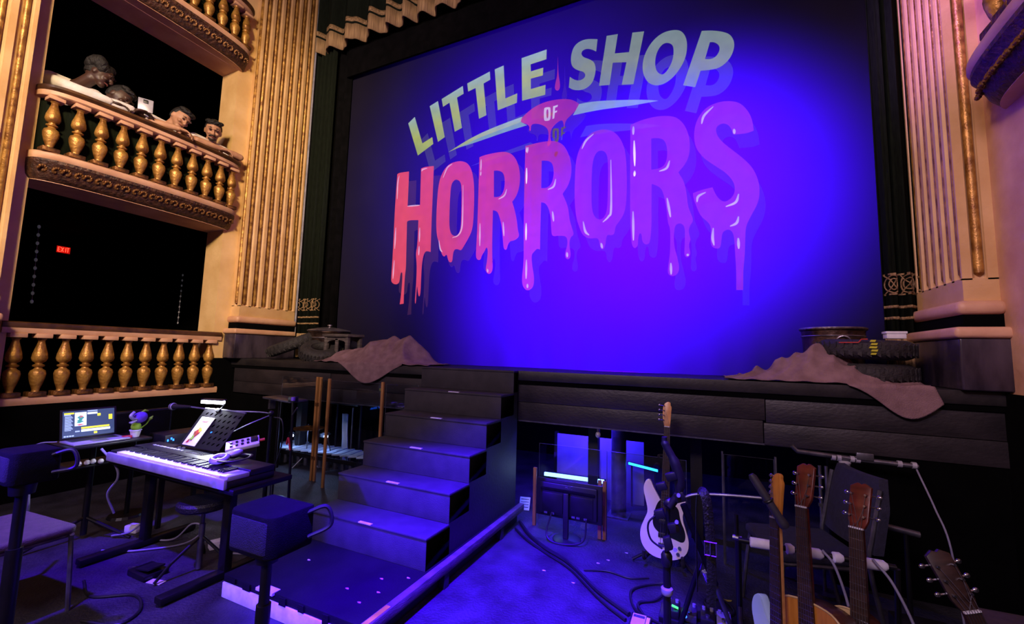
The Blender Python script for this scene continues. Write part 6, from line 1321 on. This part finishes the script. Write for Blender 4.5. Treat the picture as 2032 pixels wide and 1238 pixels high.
MB().box(1.19, 1.30, 0.20, 0.33, 0, 0.05).build('case', 'plastic', ub, bevel=0.005)
MB().box(1.20, 1.27, 0.21, 0.32, 0.05, 0.0515).build('printed_face', 'white', ub)
MB().box(1.205, 1.265, 0.285, 0.310, 0.0516, 0.0522).build('print_band', 'steel', ub)
MB().box(1.275, 1.293, 0.22, 0.30, 0.05, 0.056).build('cream_tab', 'paper', ub)
cable('thick black cable running diagonally from the steps towards the pedals', [(0.08, 1.28, 0.02), (0.25, 1.08, 0.016), (0.45, 0.92, 0.014), (0.68, 0.78, 0.014), (0.95, 0.52, 0.014), (1.17, 0.36, 0.014)], 0.014, 'cable')
cable('second black cable running beside the thick diagonal one', [(0.10, 1.14, 0.014), (0.28, 0.98, 0.012), (0.50, 0.84, 0.012), (0.72, 0.70, 0.012), (0.98, 0.44, 0.012), (1.16, 0.30, 0.012)], 0.010, 'cable')
cable('black lead looping on the floor left of the boom stand', [(1.36, 0.26, 0.06), (1.20, 0.42, 0.012), (1.14, 0.62, 0.012), (1.24, 0.76, 0.012), (1.36, 0.78, 0.03), (1.30, 0.60, 0.012), (1.20, 0.50, 0.012), (1.26, 0.34, 0.03)], 0.008, 'cable')
cable('black lead looping on the floor between boom stand and pole', [(1.60, 0.52, 0.012), (1.72, 0.66, 0.012), (1.66, 0.78, 0.012), (1.56, 0.72, 0.012), (1.62, 0.60, 0.012), (1.74, 0.58, 0.012)], 0.007, 'cable')
cable('thin black lead crossing the floor to the bass stand', [(0.80, 0.74, 0.010), (0.95, 0.80, 0.010), (1.10, 0.78, 0.010), (1.22, 0.84, 0.012)], 0.006, 'cable')
tag(MB().prism([(0, 0), (0.05, -0.008), (0.09, 0.006), (0.095, 0.022), (0.06, 0.012), (0.01, 0.016)], 0, 0.003, lambda a, b, w: (1.62 + a, 0.80 + b, 0.0005 + w)).build('tape_piece', 'yellow'), 'short piece of yellowed tape on the floor left of the rack', 'tape')
for k, (x, y) in enumerate(((0.92, 0.98), (0.86, 0.90), (1.02, 1.16), (0.55, 0.62), (0.78, 0.56))):
    tag(MB().prism([(0.008 * math.cos(q * 1.05 + k) * (1 + 0.9 * (q % 2)), 0.006 * math.sin(q * 1.05 + k)) for q in range(6)], 0, 0.002, lambda u, v, w, x=x, y=y: (x + u, y + v, 0.0005 + w)).build('paper_scrap', 'white'), 'tiny pale scrap on the pit floor between steps and bass', 'scrap', 'scraps on the pit floor')

# light bar under the stage lip, right
lb_ = thing('lamp_bar', 'grey metal bar with a small lamp fixed under the stage lip', 'light bar', (2.45, 1.28, 0.84))
MB().tube([(2.12, 1.24, 0.905), (2.15, 1.24, 0.872), (2.45, 1.24, 0.858), (2.78, 1.24, 0.852)], 0.016, 10).build('bar', 'steel', lb_, smooth=True)
MB().box(2.47, 2.56, 1.215, 1.235, 0.860, 0.905).build('bracket', 'steel', lb_, bevel=0.004)
for x in (2.34, 2.37, 2.44, 2.47, 2.68, 2.75): MB().cyl((x, 1.24, 0.856), (x + 0.022, 1.24, 0.855), 0.021, n=12).build('clamp_ring', 'silver', lb_, smooth=True)
MB().lathe([(0.0, 0), (0.020, 0.004), (0.028, 0.02), (0.034, 0.04), (0.020, 0.05)], (2.41, 1.235, 0.792), 16).build('lamp_head', 'silver', lb_, smooth=True)
MB().sphere((2.41, 1.235, 0.794), 0.010, n=10, m=6).build('lamp_lens', glow('lens_blue', '#8fb8ff', 1.5), lb_, smooth=True)
ur = thing('chrome_uprights', 'pair of thin pale uprights hanging below the lamp bar', 'stand', (2.28, 1.2, 0))
MB().cyl((2.265, 1.20, 0.0), (2.265, 1.20, 0.80), 0.010, n=10).build('upright', 'steel', ur, smooth=True)
MB().cyl((2.300, 1.20, 0.55), (2.300, 1.20, 0.80), 0.010, n=10).build('upright', 'steel', ur, smooth=True)
MB().box(2.25, 2.315, 1.19, 1.21, 0.54, 0.56).build('joiner', 'steel', ur)
MB().cyl((2.265, 1.20, 0.0), (2.265, 1.20, 0.015), 0.08, n=18).build('foot', 'steel', ur)
cable('thin grey wire dropping in a slant from the right end of the lamp bar', [(2.76, 1.20, 0.84), (2.78, 1.05, 0.66), (2.80, 0.95, 0.48), (2.82, 0.9, 0.02)], 0.005, 'cable_grey')
pp = thing('pale_pipe', 'pale horizontal pipe behind the navy chair back', 'pipe', (2.52, 0.98, 0))
MB().cyl((2.38, 0.98, 0.56), (2.68, 0.98, 0.52), 0.018, n=12).build('pipe', 'steel', pp, smooth=True)
MB().cyl((2.62, 0.98, 0.0), (2.62, 0.98, 0.53), 0.012, n=10).build('support', 'metal_black', pp)
MB().cyl((2.62, 0.98, 0.0), (2.62, 0.98, 0.015), 0.08, n=16).build('foot', 'metal_black', pp)
bx = thing('stomp_box', 'small box with pale labels and a green light behind the last guitar', 'box', (2.52, 0.44, 0))
MB().box(2.40, 2.62, 0.40, 0.56, 0, 0.26).build('case', 'plastic', bx, bevel=0.006)
for x, z, w in ((2.44, 0.20, 0.022), (2.50, 0.18, 0.028), (2.57, 0.10, 0.026)): MB().box(x - w, x + w, 0.396, 0.401, z - 0.02, z + 0.02).build('label_patch', 'tape', bx)
MB().sphere((2.46, 0.398, 0.238), 0.006, n=8, m=6).build('green_light', glow('green_led_small', '#6cff3a', 3.0), bx)
